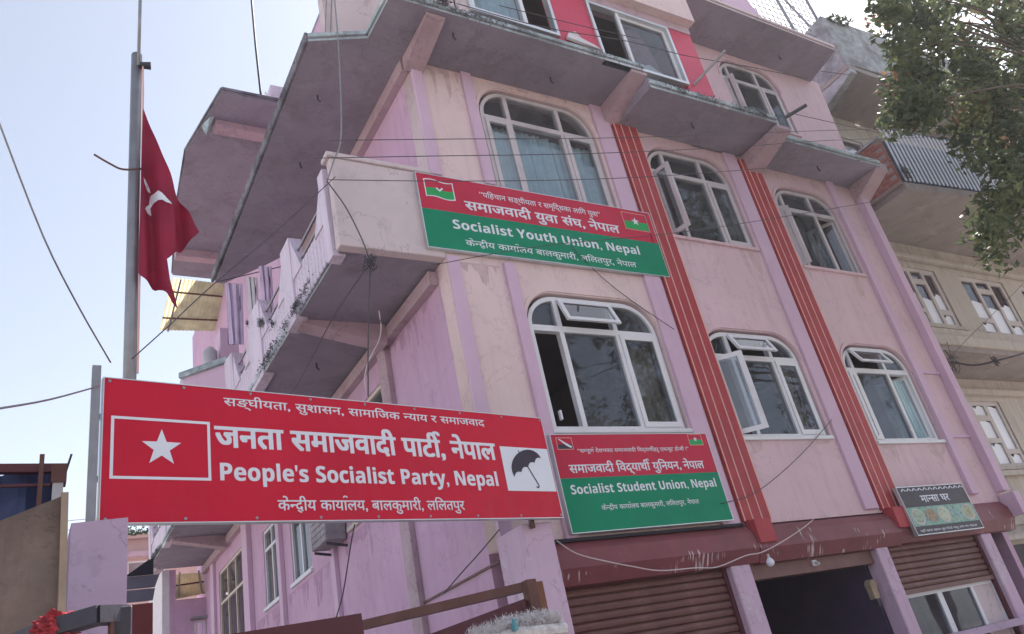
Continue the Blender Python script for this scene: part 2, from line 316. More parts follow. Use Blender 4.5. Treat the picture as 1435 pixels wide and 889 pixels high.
# ------------------------------------------------------------------ lettering
GC = {}
def glyph(ch):
    if ch in GC: return GC[ch]
    def one(body):
        cu = bpy.data.curves.new('t', 'FONT'); cu.body = body; cu.resolution_u = 3
        o = bpy.data.objects.new('t', cu); me = bpy.data.meshes.new_from_object(o)
        bpy.data.objects.remove(o); bpy.data.curves.remove(cu)
        return me
    m1 = one(ch); m2 = one(ch + ch)
    vs = [tuple(v.co) for v in m1.vertices]; fs = [tuple(p.vertices) for p in m1.polygons]
    if vs: adv = max(v.co.x for v in m2.vertices) - max(v[0] for v in vs)
    else: adv = 0.28
    bpy.data.meshes.remove(m1); bpy.data.meshes.remove(m2)
    GC[ch] = (vs, fs, adv)
    return GC[ch]
def latin_bold(s):
    o = ''
    for c in s:
        if 'A' <= c <= 'Z': o += chr(0x1D5D4 + ord(c) - 65)
        elif 'a' <= c <= 'z': o += chr(0x1D5EE + ord(c) - 97)
        else: o += c
    return o
def line_mesh(s):
    """marks: '-' next letter in half form, '`' hook above the last letter, '/' slant stroke under it"""
    V, F = [], []; pen = 0.0; half = False; last = (0, 0.5); WB = [(0, 0)]
    def add(vs, fs, dx, z):
        n = len(V); V.extend((x + dx, y, z) for x, y, _ in vs); F.extend(tuple(i + n for i in f) for f in fs)
    k = 0
    for ch in s:
        k += 1; z = (k % 4) * 1e-4
        if ch == '-': half = True; continue
        if ch == ' ': pen += 0.30; WB.append((len(V), len(F))); continue
        if ch == '`':
            cx = last[1] - 0.10; pts = [(cx + 0.13 * math.cos(a), 0.80 + 0.12 * math.sin(a)) for a in [math.pi * (0.05 + 0.9 * i / 6) for i in range(7)]]
            for a, b_ in zip(pts, pts[1:]):
                d = Vector((b_[0] - a[0], b_[1] - a[1])).normalized() * 0.03; nx, ny = -d.y, d.x
                add([(a[0] + nx, a[1] + ny, 0), (a[0] - nx, a[1] - ny, 0), (b_[0] - nx, b_[1] - ny, 0), (b_[0] + nx, b_[1] + ny, 0)], [(0, 1, 2, 3)], 0, z + 5e-5)
            continue
        if ch == '/':
            x0 = last[0] + .12
            add([(x0, -.02, 0), (x0 + .03, .03, 0), (x0 + .26, -.10, 0), (x0 + .23, -.16, 0)], [(0, 1, 2, 3)], 0, z + 5e-5); continue
        vs, fs, adv = glyph(ch)
        if half:
            half = False; w_ = max(v[0] for v in vs); bm = bmesh.new()
            bv = [bm.verts.new(v) for v in vs]
            for f in fs:
                try: bm.faces.new([bv[i] for i in f])
                except ValueError: pass
            cut = w_ - 0.20
            bmesh.ops.bisect_plane(bm, geom=bm.verts[:] + bm.edges[:] + bm.faces[:], plane_co=(cut, 0, 0), plane_no=(1, 0, 0), clear_outer=True)
            bm.verts.index_update(); vs = [tuple(v.co) for v in bm.verts]; fs = [tuple(v.index for v in f.verts) for f in bm.faces]; bm.free()
            adv = cut - 0.01
        add(vs, fs, pen, z)
        if adv > 0.05: last = (pen, pen + adv)
        pen += adv
    WB.append((len(V), len(F)))
    return V, F, WB
def text(name, s, place, x0, x1, zb, zt, ref=(0.0, 0.70), bold=0.0, mat=None, parent=None, italic=0):
    """lettering fitted between x0..x1 and baseline zb .. headline zt on the plane given by place(u, v, w)"""
    V, F, WB = line_mesh(s)
    xm = min(v[0] for v in V); xM = max(v[0] for v in V)
    sx = (x1 - x0) / (xM - xm); sz = (zt - zb) / (ref[1] - ref[0])
    offs = [(0, 0)] if bold == 0 else [(-bold, -bold * .6), (bold, -bold * .6), (bold, bold * .6), (-bold, bold * .6), (0, 0)]
    for (v0, f0), (v1, f1) in zip(WB, WB[1:]):
        if f1 <= f0: continue
        VV, FF = [], []
        for j, (a, b_) in enumerate(offs):
            n = len(VV)
            for x, y, z in V[v0:v1]: VV.append(place(x0 + (x - xm + a) * sx, zb + (y - ref[0] + b_) * sz, 0.0012 + z + j * 4.5e-4))
            FF.extend(tuple(i - v0 + n for i in f) for f in F[f0:f1])
        me = bpy.data.meshes.new(name); me.from_pydata(VV, [], FF); me.update()
        link(name, me, mat or P_SWHT, parent)
def shape(name, loops, place, mat, parent, lift=0.002, t=0.001):
    me = flat_mesh(loops, t)
    xf(me, lambda c: Vector(place(c.x, c.y, lift + c.z)))
    return link(name, me, mat, parent)
def star(cx, cy, r, rot=90, rx=1.0, inner=.40):
    return [(cx + rx * (r if i % 2 == 0 else r * inner) * math.cos(R(rot + 36 * i)), cy + (r if i % 2 == 0 else r * inner) * math.sin(R(rot + 36 * i))) for i in range(10)]
def ring(x0, x1, z0, z1, t): return [rect(x0, x1, z0, z1), rect(x0 + t, x1 - t, z0 + t, z1 - t)]
# ------------------------------------------------------------------ setting: ground, road, pavement
MB().prism([(-300, -300), (300, -300), (300, 400), (-300, 400)], -0.5, 0.0).build('ground', P_GRND, kind='structure')
MB().prism([(-80, -14), (80, -14), (80, -5), (-80, -5)], 0.002, 0.006).build('road', P_ASPH, kind='structure')
MB().prism([(-80, -5.0), (80, -5.0), (80, -0.6), (-80, -0.6)], 0.001, 0.13).build('pavement', P_PAVE, kind='structure')
# ------------------------------------------------------------------ pink building
B = thing('pink_building', 'tall pink building with arched white windows, red pinstriped bands and side balconies', 'building')
XR = 8.42
WIN = {  # x0, x1, z0, z1, zt (transom), mullion 1, mullion 2
 'A1': (0.88, 2.68, 4.08, 5.69, 5.28, 1.30, 2.08), 'A2': (0.90, 2.65, 6.95, 8.74, 8.28, 1.32, 2.13),
 'B1': (3.42, 5.06, 3.98, 5.41, 5.06, 3.84, 4.58), 'B2': (3.52, 5.08, 6.83, 8.38, 7.96, 3.86, 4.58),
 'C1': (6.00, 7.46, 3.90, 5.34, 4.97, 6.20, 6.94), 'C2': (6.03, 7.42, 6.66, 8.15, 7.76, 6.22, 6.90),
 'C3': (6.02, 7.42, 9.50, 10.90, 10.50, 6.24, 6.95)}
def fr_wall(z0, z1, x0, x1, keys, mat, skew=None):
    o = [(x0, z0), (x1, z0), (x1 if skew is None else skew, z1), (x0, z1)]
    link('wall', wall_y([o] + [arch(*WIN[k][:5], ex=0.03) for k in keys], 0.0, 0.22), mat, B)
fr_wall(2.97, 8.92, 0.0, 3.02, ['A1', 'A2'], P_BAY)
fr_wall(2.972, 8.70, 3.022, 5.50, ['B1', 'B2'], P_BAYB)
fr_wall(2.974, 8.50, 5.502, 8.36, ['C1', 'C2'], P_BAYB, 8.48)
fr_wall(8.60, 11.15, 4.55, 8.60, ['C3'], P_BAYB, 8.85)
def window(key, style, mat=P_FRAME, glass=G_DUSTY, open_=(), missing=(), vent=0.0, curtain=None, mould=True):
    x0, x1, z0, z1, zt, m1, m2 = WIN[key]
    fy, ft = 0.03, 0.07
    outer = arch(x0, x1, z0, z1, zt)
    rx = 0.42; t = 0.055
    # three upper lights and three lower lights
    A = arch(x0 + t, x1 - t, zt + 0.035, z1 - t, zt + 0.036, rx=rx - t)
    def clip(lo, hi):
        pts = [p for p in A[2:] if lo <= p[0] <= hi]
        def zat(x):
            q = A[2:]
            for a, b_ in zip(q, q[1:]):
                if min(a[0], b_[0]) <= x <= max(a[0], b_[0]) and a[0] != b_[0]: return a[1] + (b_[1] - a[1]) * (x - a[0]) / (b_[0] - a[0])
            return z1 - t
        zb = zt + 0.036
        r = [(lo, zb), (hi, zb)]
        if zat(hi) > zb + .01: r.append((hi, zat(hi)))
        r += [p for p in pts if p[1] > zb + .004]
        if zat(lo) > zb + .01: r.append((lo, zat(lo)))
        return r
    ups = [clip(x0 + t, m1 - .03), clip(m1 + .03, m2 - .03), clip(m2 + .03, x1 - t)]
    lows = [rect(x0 + t, m1 - .03, z0 + .05, zt - .035), rect(m1 + .03, m2 - .03, z0 + .05, zt - .035), rect(m2 + .03, x1 - t, z0 + .05, zt - .035)]
    W = link('window', wall_y([outer] + ups + lows, fy, ft), mat, B)
    if mould:
        po = arch(x0, x1, zt - .05, z1, zt, ex=.075)[2:]; pi_ = arch(x0, x1, zt - .05, z1, zt, rx=.45, ex=.045)[2:]
        po = [(p[0], p[1] - .0) for p in po]; link('moulding', wall_y([po + pi_[::-1]], -0.016, 0.03), P_BAYB if key[0] != 'A' else P_BAY, W)
    # upper glass
    for i, u in enumerate(ups):
        if i == 1 and vent > 0: continue
        link('pane', wall_y([u], fy + .03, .005), glass, W)
    if vent > 0:   # top-hung ventilator pushed out at the foot
        a, b_ = m1 + .02, m2 - .02; c, d = zt + .03, z1 - .05; h = d - c
        f = flat_mesh([rect(a, b_, 0, h), rect(a + .05, b_ - .05, .05, h - .05)], .035)
        g = flat_mesh([rect(a + .05, b_ - .05, .05, h - .05)], .005)
        def mv(cc):
            dz = h - cc.y
            return Vector((cc.x, fy - .005 - math.sin(vent) * dz - cc.z, d - math.cos(vent) * dz))
        link('vent_sash', xf(f, mv), mat, W); g = xf(g, lambda cc: mv(Vector((cc.x, cc.y, cc.z + .015)))); link('pane', g, glass, W)
    # lower: centre fixed, sides casements
    link('pane', wall_y([lows[1]], fy + .03, .005), glass, W)
    for i, (a, b_) in ((0, (x0 + .045, m1 - .02)), (2, (m2 + .02, x1 - .045))):
        if i in missing: continue
        ang = dict(open_).get(i, 0.0); zb, zz = z0 + .04, zt - .025; ww = b_ - a
        f = flat_mesh([rect(0, ww, zb, zz), rect(.055, ww - .055, zb + .06, zz - .06)], .035); g = flat_mesh([rect(.055, ww - .055, zb + .06, zz - .06)], .005)
        hx = a if i == 0 else b_; sg = 1 if i == 0 else -1
        def mv(cc, hx=hx, sg=sg, ang=ang):
            return Vector((hx + sg * (cc.x * math.cos(ang)) - sg * cc.z * math.sin(ang) * -1, fy - .012 - cc.x * math.sin(ang) - cc.z * math.cos(ang) + .03, cc.y))
        link('sash', xf(f, mv), mat, W); link('pane', xf(g, lambda cc: mv(Vector((cc.x, cc.y, cc.z + .015)))), glass, W)
    s = MB().box(x0 - .04, x1 + .05, -0.035, 0.06, z0 - .045, z0 + .004, .006); s.build('sill', mat if key in ('A1', 'B1', 'C1') else P_BAYB, W)
    return W
def curtain(x0, x1, y, z0, z1, mat, parent, folds=9, amp=.04):
    me = bpy.data.meshes.new('curtain'); n = folds * 8; V = []; F = []
    for j, z in enumerate((z0, (z0 + z1) / 2, z1)):
        for i in range(n + 1):
            u = i / n; a = amp * (1 - .5 * j / 2)
            V.append((x0 + (x1 - x0) * u + .02 * math.sin(u * 31 + j), y + a * math.sin(u * folds * 2 * math.pi + .7 * math.sin(u * 17)) , z))
    for j in range(2):
        for i in range(n): k = j * (n + 1) + i; F.append((k, k + 1, k + n + 2, k + n + 1))
    me.from_pydata(V, [], F); me.update()
    for p in me.polygons: p.use_smooth = True
    return link('curtain', me, mat, parent)
WA1 = window('A1', 'l', missing=(0,), vent=R(20)); MB().box(1.0, 1.02, 0, .04, 4.2, 4.3).build('stay', P_FRAME, WA1)
WA2 = window('A2', 'l', glass=G_CLEAR, mat=P_FRAMEO); curtain(.93, 1.95, .16, 7.0, 8.25, P_CURT, WA2, 11); curtain(1.95, 2.62, .17, 7.0, 8.2, P_CURT, WA2, 5)
WB1 = window('B1', 's', open_=((0, R(42)),), vent=R(24)); curtain(4.62, 5.0, .2, 4.0, 5.05, P_CURTY, WB1, 4)
curtain(2.14, 2.62, .2, 4.1, 5.2, P_CURTY, WA1, 4)
WB2 = window('B2', 's', mat=P_FRAMEO, open_=((0, R(80)),))
WC1 = window('C1', 's', open_=((2, R(-60)),), vent=R(28)); curtain(7.0, 7.4, .16, 3.95, 4.9, P_CURT, WC1, 5)
WC2 = window('C2', 's', mat=P_FRAMEO, open_=((0, R(75)), (2, R(-62))))
WC3 = window('C3', 's', mat=P_FRAMEO, open_=((0, R(70)),))
# pilaster strips on the front
def strip(x0, x1, z0, z1, d=.045, mat=P_STRIP): MB().box(x0, x1, -d, 0.0 + .001, z0, z1, .006).build('pilaster', mat, B)
for a, b_ in ((.0, .14), (.70, .84)): strip(a, b_, 2.975, 6.04); strip(a + .0, b_, 7.13, 8.90, .043)
strip(2.72, 2.98, 2.975, 8.9); strip(5.16, 5.42, 3.02, 8.60, .04); strip(7.52, 7.68, 3.10, 8.5, .06); strip(8.20, 8.38, 3.10, 8.50, .12)
MB().box(7.69, 8.19, -.03, .001, 3.93, 3.98).box(7.69, 8.19, -.03, .001, 4.95, 5.0).build('wall_panel_band', P_STRIP, B)
# red pinstriped bands
for x0, x1, zt in ((3.02, 3.46, 8.80), (5.45, 5.88, 8.52)):
    n = 3; wv = (x1 - x0) / n
    m = MB()
    for i in range(n): m.box(x0 + i * wv + .008, x0 + (i + 1) * wv - .008, -.060, .001, 3.0, zt, .008)
    band = m.build('red_band', P_RED, B)
    MB().box(x0 + .012, x0 + .026, -.062, -.05, 3.0, zt).build('pinstripe', P_PINST, band)
    for i in range(1, n + 1): MB().box(x0 + i * wv - .007 - (.012 if i == n else 0), x0 + i * wv + .007 - (.012 if i == n else 0), -.062, -.05, 3.0, zt).build('pinstripe', P_PINST, band)
    MB().box(x0 + .05, x0 + .31, -.150, -.0, 2.74, 2.998, .006).build('band_foot', P_RED, band)
# slab overhangs of the third floor, one per bay, with rims
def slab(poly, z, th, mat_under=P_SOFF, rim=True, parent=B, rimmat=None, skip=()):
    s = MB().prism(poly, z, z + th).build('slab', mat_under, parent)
    if rim:
        n = len(poly)
        for i in range(n):
            if i in skip: continue
            a, b_ = Vector(poly[i] + (0,)), Vector(poly[(i + 1) % n] + (0,)); d = (b_ - a).normalized(); nn = Vector((d.y, -d.x, 0))
            m = MB()
            p0 = a + nn * .012; p1 = b_ + nn * .012
            m.bar((p0.x, p0.y, z + th * .60), (p1.x, p1.y, z + th * .60), .03, th * .42)
            m.bar((p0.x - nn.x * .02, p0.y - nn.y * .02, z + th * .14), (p1.x - nn.x * .02, p1.y - nn.y * .02, z + th * .14), .022, th * .22)
            m.build('rim', rimmat or P_EDGE, s)
    return s
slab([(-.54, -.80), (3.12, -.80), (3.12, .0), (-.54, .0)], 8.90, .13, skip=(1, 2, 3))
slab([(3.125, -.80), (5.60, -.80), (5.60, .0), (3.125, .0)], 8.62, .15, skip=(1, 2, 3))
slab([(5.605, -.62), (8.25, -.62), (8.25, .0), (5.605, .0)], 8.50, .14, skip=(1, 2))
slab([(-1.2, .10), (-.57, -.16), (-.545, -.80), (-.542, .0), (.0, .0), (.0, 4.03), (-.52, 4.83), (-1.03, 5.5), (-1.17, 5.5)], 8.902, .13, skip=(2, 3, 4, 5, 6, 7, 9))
MB().box(-1.235, -1.195, .10, 5.5, 8.90, 9.05, .01).build('rim', P_EDGED, B)
# raking beams under the slabs
def beam(x0, x1, y0, zt, h0, h1, mat=P_BEAM, y1=-.002): MB().hull8([(x0, y0, zt - h0), (x1, y0, zt - h0), (x1, y1, zt - h1), (x0, y1, zt - h1)], [(x0, y0, zt), (x1, y0, zt), (x1, y1, zt), (x0, y1, zt)]).build('beam', mat, B)
beam(-.08, .16, -.74, 8.899, .03, .20); beam(2.90, 3.16, -.79, 8.899, .05, .30); beam(5.56, 5.86, -.80, 8.60, .06, .32); beam(8.15, 8.46, -.60, 8.62, .14, .46)
# third floor: enclosed front with red infill and sliding windows
y3 = -.78
loops = [rect(.30, 4.42, 9.04, 10.10)] + [rect(.50, 1.78, 9.10, 10.05), rect(2.47, 3.92, 9.10, 10.02)]
link('wall', wall_y([rect(.30, .50, 9.04, 10.10)], y3, .1), P_CREAM, B)
link('wall', wall_y([rect(1.78, 2.47, 9.02, 10.10)], y3, .1), P_INFILL, B)
link('wall', wall_y([rect(3.92, 4.42, 8.78, 10.12)], y3, .1), P_INFILL, B)
MB().box(.30, 4.42, -.80, -.60, 10.05, 10.22).build('lintel', P_BEAM, B)
MB().box(.20, 4.45, -.93, -.60, 10.20, 13.2).build('wall', P_BAY, B)
MB().box(4.36, 4.44, -.68, .0, 8.78, 11.0).build('wall', P_INFILL, B)
MB().box(.22, .32, -.78, .0, 9.04, 13.2).build('wall', P_CREAM, B)
def slider(x0, x1, z0, z1, mull, open_side):
    W = link('window', wall_y([rect(x0, x1, z0, z1), rect(x0 + .045, x1 - .045, z0 + .045, z1 - .045)], y3 - .03, .09), P_ALU, B)
    for i, (a, b_) in enumerate(((x0 + .045, mull + .03), (mull - .03, x1 - .045))):
        if i == open_side: continue
        yy = y3 - .005 if i == 0 else y3 + .025
        link('sash', wall_y([rect(a, b_, z0 + .045, z1 - .045), rect(a + .05, b_ - .05, z0 + .09, z1 - .09)], yy, .03), P_FRAME, W)
        link('pane', wall_y([rect(a + .05, b_ - .05, z0 + .09, z1 - .09)], yy + .012, .005), G_CLEAR, W)
    if open_side is not None:
        MB().box(mull - .03, mull + .02, y3 - .01, y3 + .05, z0 + .04, z1 - .04).build('mullion', P_FRAME, W)
    return W
S1 = slider(.50, 1.80, 9.10, 10.06, 1.32, 1); S2 = slider(2.45, 3.94, 8.90, 10.03, 3.00, 0)
curtain(.55, 1.30, y3 + .12, 9.12, 10.0, P_CURT, S1, 6)
# fourth floor: rounded balcony slab, wall and window above it
arc = [(5.10 + .50 * math.cos(a), -.24 + .55 * math.sin(a)) for a in [math.pi + (math.pi / 2) * i / 8 for i in range(9)]]
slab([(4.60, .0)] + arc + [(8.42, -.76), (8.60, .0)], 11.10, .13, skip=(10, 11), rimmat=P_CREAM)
link('wall', wall_y([[(4.6, 11.22), (8.55, 11.22), (8.35, 12.0), (8.1, 12.5), (7.8, 13.0), (7.3, 13.8), (4.6, 13.8)], rect(6.2, 6.95, 11.5, 12.7)], -.0, .2), P_STRIP, B)
w4 = link('window', wall_y([rect(6.2, 6.95, 11.5, 12.7), rect(6.25, 6.56, 11.55, 12.65), rect(6.60, 6.90, 11.55, 12.65)], .02, .07), P_FRAME, B)
link('pane', wall_y([rect(6.25, 6.9, 11.55, 12.65)], .05, .005), G_DUSTY, w4)
# interior: rooms closed to the back so the openings look into real depth
MB().box(.2, 8.3, 3.6, 3.7, 0, 13).build('partition', P_ROOM, B)
for z in (2.86, 5.86, 8.76, 11.3): MB().box(.22, 8.3, .22, 3.6, z, z + .12).build('floor_slab', P_ROOM, B)
MB().box(.25, 4.30, -.66, .0, 10.25, 10.3).build('ceiling', P_ROOM, B)
for x in (3.2, 5.66): MB().box(x, x + .1, .23, 3.6, 2.98, 13).build('partition', P_ROOM, B)
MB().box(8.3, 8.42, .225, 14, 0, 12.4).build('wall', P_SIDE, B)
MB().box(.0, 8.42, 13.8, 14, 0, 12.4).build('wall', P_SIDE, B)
# roof over the rooms
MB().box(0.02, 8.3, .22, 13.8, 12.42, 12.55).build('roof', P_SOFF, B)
# ---- side wall (faces left) with pilasters, windows
SW = [(2.02, 3.62, 4.2, 5.55), (5.32, 6.30, 4.10, 5.40), (6.98, 7.95, 4.08, 5.36), (9.45, 11.6, 3.2, 5.55)]
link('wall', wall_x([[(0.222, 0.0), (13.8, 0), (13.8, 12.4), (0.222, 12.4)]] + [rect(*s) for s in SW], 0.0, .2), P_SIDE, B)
def swin(y0, y1, z0, z1, n, mat, transom):
    t = .05; hs = []; wv = (y1 - y0 - t) / n
    for i in range(n):
        a = y0 + t + i * wv; hs.append(rect(a, a + wv - t, z0 + t, transom - .02)); hs.append(rect(a, a + wv - t, transom + .03, z1 - t))
    W = link('window', wall_x([rect(y0, y1, z0, z1)] + hs, .02, .08), mat, B)
    for h in hs: link('pane', wall_x([h], .055, .005), G_DUSTY, W)
    MB().box(-.04, .05, y0 - .05, y1 + .05, z0 - .05, z0).build('sill', mat, W)
swin(*SW[0], 2, P_FRAMEC, 5.05); swin(*SW[1], 2, P_FRAME, 5.05); swin(*SW[2], 2, P_FRAME, 5.02); swin(*SW[3], 3, P_FRAMEC, 4.9)
for y0, y1, d in ((1.70, 1.95, .07), (4.20, 4.36, .06), (6.72, 6.9, .07), (8.75, 9.15, .09), (11.9, 12.2, .06)):
    MB().box(-d, .001, y0, y1, 0, 5.99, .006).build('pilaster', P_STRIP if y0 > 2 else P_BEAM, B)
MB().box(-.10, .0, .24, 12.9, 5.84, 6.0).build('edge_beam', P_BEAM, B)
for y in (1.50, 4.4, 7.4, 10.4): MB().hull8([(-1.1, y, 5.98), (-.1, y, 5.78), (-.1, y + .22, 5.78), (-1.1, y + .22, 5.98)], [(-1.1, y, 6.03), (-.1, y, 6.03), (-.1, y + .22, 6.03), (-1.1, y + .22, 6.03)]).build('beam', P_BEAM, B)
MB().box(-.10, .0, .02, 5.0, 8.72, 8.9).build('edge_beam', P_BEAM, B)
# ---- second-floor side balcony
BAL = [(-1.12, .0), (.0, .0), (.0, 12.9), (-1.18, 12.9), (-1.18, 8.7), (-1.70, 7.9), (-1.72, 5.35), (-1.18, 4.70)]
slab(BAL, 6.03, .12, skip=(0, 1, 2))
MB().box(-1.16, .0, -.02, .10, 6.02, 7.12, .008).build('parapet', P_CREAM, B)
MB().box(-1.20, .02, -.045, .14, 7.12, 7.18, .008).build('parapet_cap', P_CREAM, B)
def xo(y):
    pts = [(-.1, -1.18), (4.7, -1.18), (5.35, -1.72), (7.9, -1.70), (8.7, -1.18), (12.9, -1.18)]
    for (a, p), (b_, q) in zip(pts, pts[1:]):
        if a <= y <= b_: return p + (q - p) * (y - a) / (b_ - a)
    return -1.18
posts = [(.14, .30), (1.45, 1.80), (2.90, 3.50), (4.45, 4.75), (5.25, 5.45), (6.6, 6.9), (7.75, 7.95), (8.6, 8.9), (10.6, 11.0), (12.6, 12.9)]
for y0, y1 in posts:
    a, b_ = xo(y0), xo(y1)
    MB().hull8([(a, y0, 6.0), (b_, y1, 6.0), (b_ + .13, y1, 6.0), (a + .13, y0, 6.0)], [(a - .02, y0, 7.08), (b_ - .02, y1, 7.08), (b_ + .14, y1, 7.08), (a + .14, y0, 7.08)]).build('balcony_post', P_LILAC, B)
for i, ((_, a), (b_, _2)) in enumerate(zip(posts, posts[1:])):
    if a > 4.7 and a < 5.3: pass
    xa, xb = xo(a + .001), xo(b_ - .001)
    pan = MB().hull8([(xa + .02, a, 6.1), (xb + .02, b_, 6.1), (xb + .10, b_, 6.1), (xa + .10, a, 6.1)], [(xa + .02, a, 6.55), (xb + .02, b_, 6.55), (xb + .10, b_, 6.55), (xa + .10, a, 6.55)]).build('balcony_panel', P_LILAC, B)
    # ribs of the panel, one by one on the bays the photograph shows
    L_ = b_ - a; n = max(3, int(L_ / .10))
    if b_ < 5.3:
        src = None
        for k in range(n):
            y = a + (k + .5) * L_ / n; x = xa + (xb - xa) * (k + .5) / n
            if src is None: src = MB().box(-.004, .02, -.036, .036, 6.06, 6.56, .004).build('rib', P_LILAC, pan); r_ = src
            else: r_ = src.copy(); COL.objects.link(r_)
            r_.location = (x + .02, y, 0)
    # gusset shoulders beside the posts
    for yy, sg in ((a, 1), (b_, -1)):
        if L_ > .7:
            MB().hull8([(xo(yy) + .0, yy, 6.5), (xo(yy) + .0, yy + sg * .32, 6.5), (xo(yy) + .0, yy + sg * .05, 6.95), (xo(yy), yy, 7.05)], [(xo(yy) + .1, yy, 6.5), (xo(yy) + .1, yy + sg * .32, 6.5), (xo(yy) + .1, yy + sg * .05, 6.95), (xo(yy) + .1, yy, 7.05)]).build('gusset', P_LILAC, pan)
    for z in (6.66, 6.84): MB().tube([(xa + .05, a, z), (xb + .05, b_, z)], .016).build('rail', P_STEEL, pan)
MB().hull8([(-1.22, 4.68, 7.05), (-1.78, 5.30, 7.05), (-1.66, 5.42, 7.05), (-1.10, 4.78, 7.05)], [(-1.22, 4.68, 7.14), (-1.78, 5.30, 7.14), (-1.66, 5.42, 7.14), (-1.10, 4.78, 7.14)]).build('parapet_cap', P_EDGE, B)
MB().hull8([(-1.18, 4.72, 6.1), (-1.70, 5.30, 6.1), (-1.62, 5.38, 6.1), (-1.10, 4.80, 6.1)], [(-1.18, 4.72, 7.05), (-1.70, 5.30, 7.05), (-1.62, 5.38, 7.05), (-1.10, 4.80, 7.05)]).build('parapet', P_STRIP, B)
MB().box(-1.12, -.84, 5.5, 5.9, 6.15, 8.06).build('chimney_stack', P_STRIP, B)
# ---- fourth-floor bulging roof slab further back, third-floor parapet on the left corner
OCT = [(-1.25, 4.10), (.0, 4.09), (.0, 10.0), (-1.12, 9.98), (-1.43, 7.44), (-1.54, 5.80)]
slab(OCT, 11.80, .12, skip=(1, 2), rimmat=P_EDGED)
MB().box(-1.22, 0.0, 4.78, 5.0, 11.66, 11.81).build('beam', P_BEAM, B)
MB().box(-1.22, 0.0, 8.9, 9.1, 11.62, 11.81).build('beam', P_BEAM, B)
MB().hull8([(-1.36, 4.9, 11.5), (-1.32, 4.72, 11.79), (-1.42, 5.0, 11.79)], [(-1.27, 4.9, 11.79), (-1.25, 4.72, 11.80), (-1.33, 5.0, 11.80)]).build('drip_stain', P_EDGE, B)
MB().box(-.36, -.02, 4.3, 5.2, 11.93, 12.42).build('parapet', P_LILAC, B)
MB().hull8([(-.95, .14, 9.03), (-.44, -.02, 9.03), (-.44, .12, 9.03), (-.95, .28, 9.03)], [(-.95, .14, 11.2), (-.44, -.02, 11.2), (-.44, .12, 11.2), (-.95, .28, 11.2)]).build('parapet', P_CREAM, B)
MB().hull8([(-.44, -.02, 9.03), (-.44, -.72, 9.03), (-.36, -.72, 9.03), (-.36, -.02, 9.03)], [(-.44, -.02, 9.8), (-.44, -.72, 9.8), (-.36, -.72, 9.8), (-.36, -.02, 9.8)]).build('parapet', P_CREAM, B)
# ---- end wing at the far end of the side
link('wall', wall_y([[(-.75, 0), (.0, 0), (.0, 5.36), (-.62, 5.36), (-.62, 6.02), (-.75, 6.02)], rect(-.28, -.02, 4.35, 4.88)], 13.0, .15), P_SIDE, B)
MB().box(-.9, -.752, 13.0, 15, 0, 6.02).build('wall', P_CLOTHW, B)
lw = link('window', wall_y([rect(-.28, -.02, 4.35, 4.88), rect(-.25, -.05, 4.4, 4.84)], 13.02, .06), P_FRAME, B)
link('pane', wall_y([rect(-.25, -.05, 4.4, 4.84)], 13.04, .005), G_DUSTY, lw)
MB().box(-.34, .0, 12.8, 13.0, 4.9, 4.94).build('sunshade', P_CONC, B)
# ---- ground floor: corner pillar, shop pillars, housings, shutters
MB().box(-.03, .27, -.47, .0, 0, 3.05, .01).build('corner_pillar', P_PILL, B)
for x0, x1 in ((2.62, 2.90), (5.02, 5.24), (7.26, 7.50)): MB().box(x0, x1, -.06, .15, 0, 2.56, .012).build('shop_pillar', P_PILL, B)
prof = [(-.015, 2.96), (-.10, 2.87), (-.14, 2.70), (-.06, 2.56), (.05, 2.55), (.05, 2.96)]
can = MB().extx(prof, .28, 3.04).build('shutter_housing', P_SCRAPE, B)
prof2 = [(y, z - .01) for y, z in prof]
MB().extx(prof2, 3.05, 5.52).build('shutter_housing', P_SCRAPE, B)
MB().extx([(y * .8, z + .01) for y, z in prof], 5.53, 8.16).build('shutter_housing', P_SCRAPE, B)
MB().box(8.18, 8.33, -.24, -.02, 2.74, 3.05).build('band_foot', P_STRIP, B)
MB().box(.28, 3.0, -.06, -.0, 2.955, 2.985).build('painted_shadow_strip', P_BLACK, B)  # black strip painted in for the shade under the student sign
def shutter(x0, x1, zb, zt, y):
    S = MB().box(x0, x1, y + .012, y + .02, zb, zt).build('roller_shutter', P_SHUT, B)
    n = int((zt - zb) / .075); src = None
    for i in range(n):
        if src is None:
            src = MB().extx([(y + .012, 0.0), (y - .012, .012), (y - .02, .037), (y - .012, .062), (y + .012, .074)], x0, x1).build('slat', P_SHUT, S); o = src
        else: o = src.copy(); COL.objects.link(o)
        o.location = (random.uniform(-.002, .002), random.uniform(-.003, .003), zb + i * .075)
    MB().box(x0 - .02, x0 + .03, y - .04, y + .03, 0, zt).build('guide', P_MAROON, S); MB().box(x1 - .03, x1 + .02, y - .04, y + .03, 0, zt).build('guide', P_MAROON, S)
    return S
shutter(.40, 2.60, 0.0, 2.60, .06)
shutter(5.26, 7.24, 2.05, 2.60, .04); MB().box(5.28, 7.22, -.0, .07, 2.0, 2.05).build('bottom_rail', P_SHUT, B)
MB().box(2.92, 5.0, .02, .16, 2.40, 2.56).build('lintel', P_SHUT, B)
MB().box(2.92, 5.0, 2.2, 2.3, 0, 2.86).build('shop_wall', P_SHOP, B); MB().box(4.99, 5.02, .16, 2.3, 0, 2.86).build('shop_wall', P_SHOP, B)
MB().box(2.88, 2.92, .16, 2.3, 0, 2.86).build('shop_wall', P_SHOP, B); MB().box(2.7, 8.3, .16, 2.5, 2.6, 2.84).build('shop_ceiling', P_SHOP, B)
sw = link('window', wall_y([rect(5.27, 7.22, 1.2, 2.0), rect(5.36, 5.98, 1.25, 1.96), rect(6.08, 6.70, 1.25, 1.96), rect(6.76, 7.18, 1.25, 1.96)], .05, .05), P_FRAME, B)
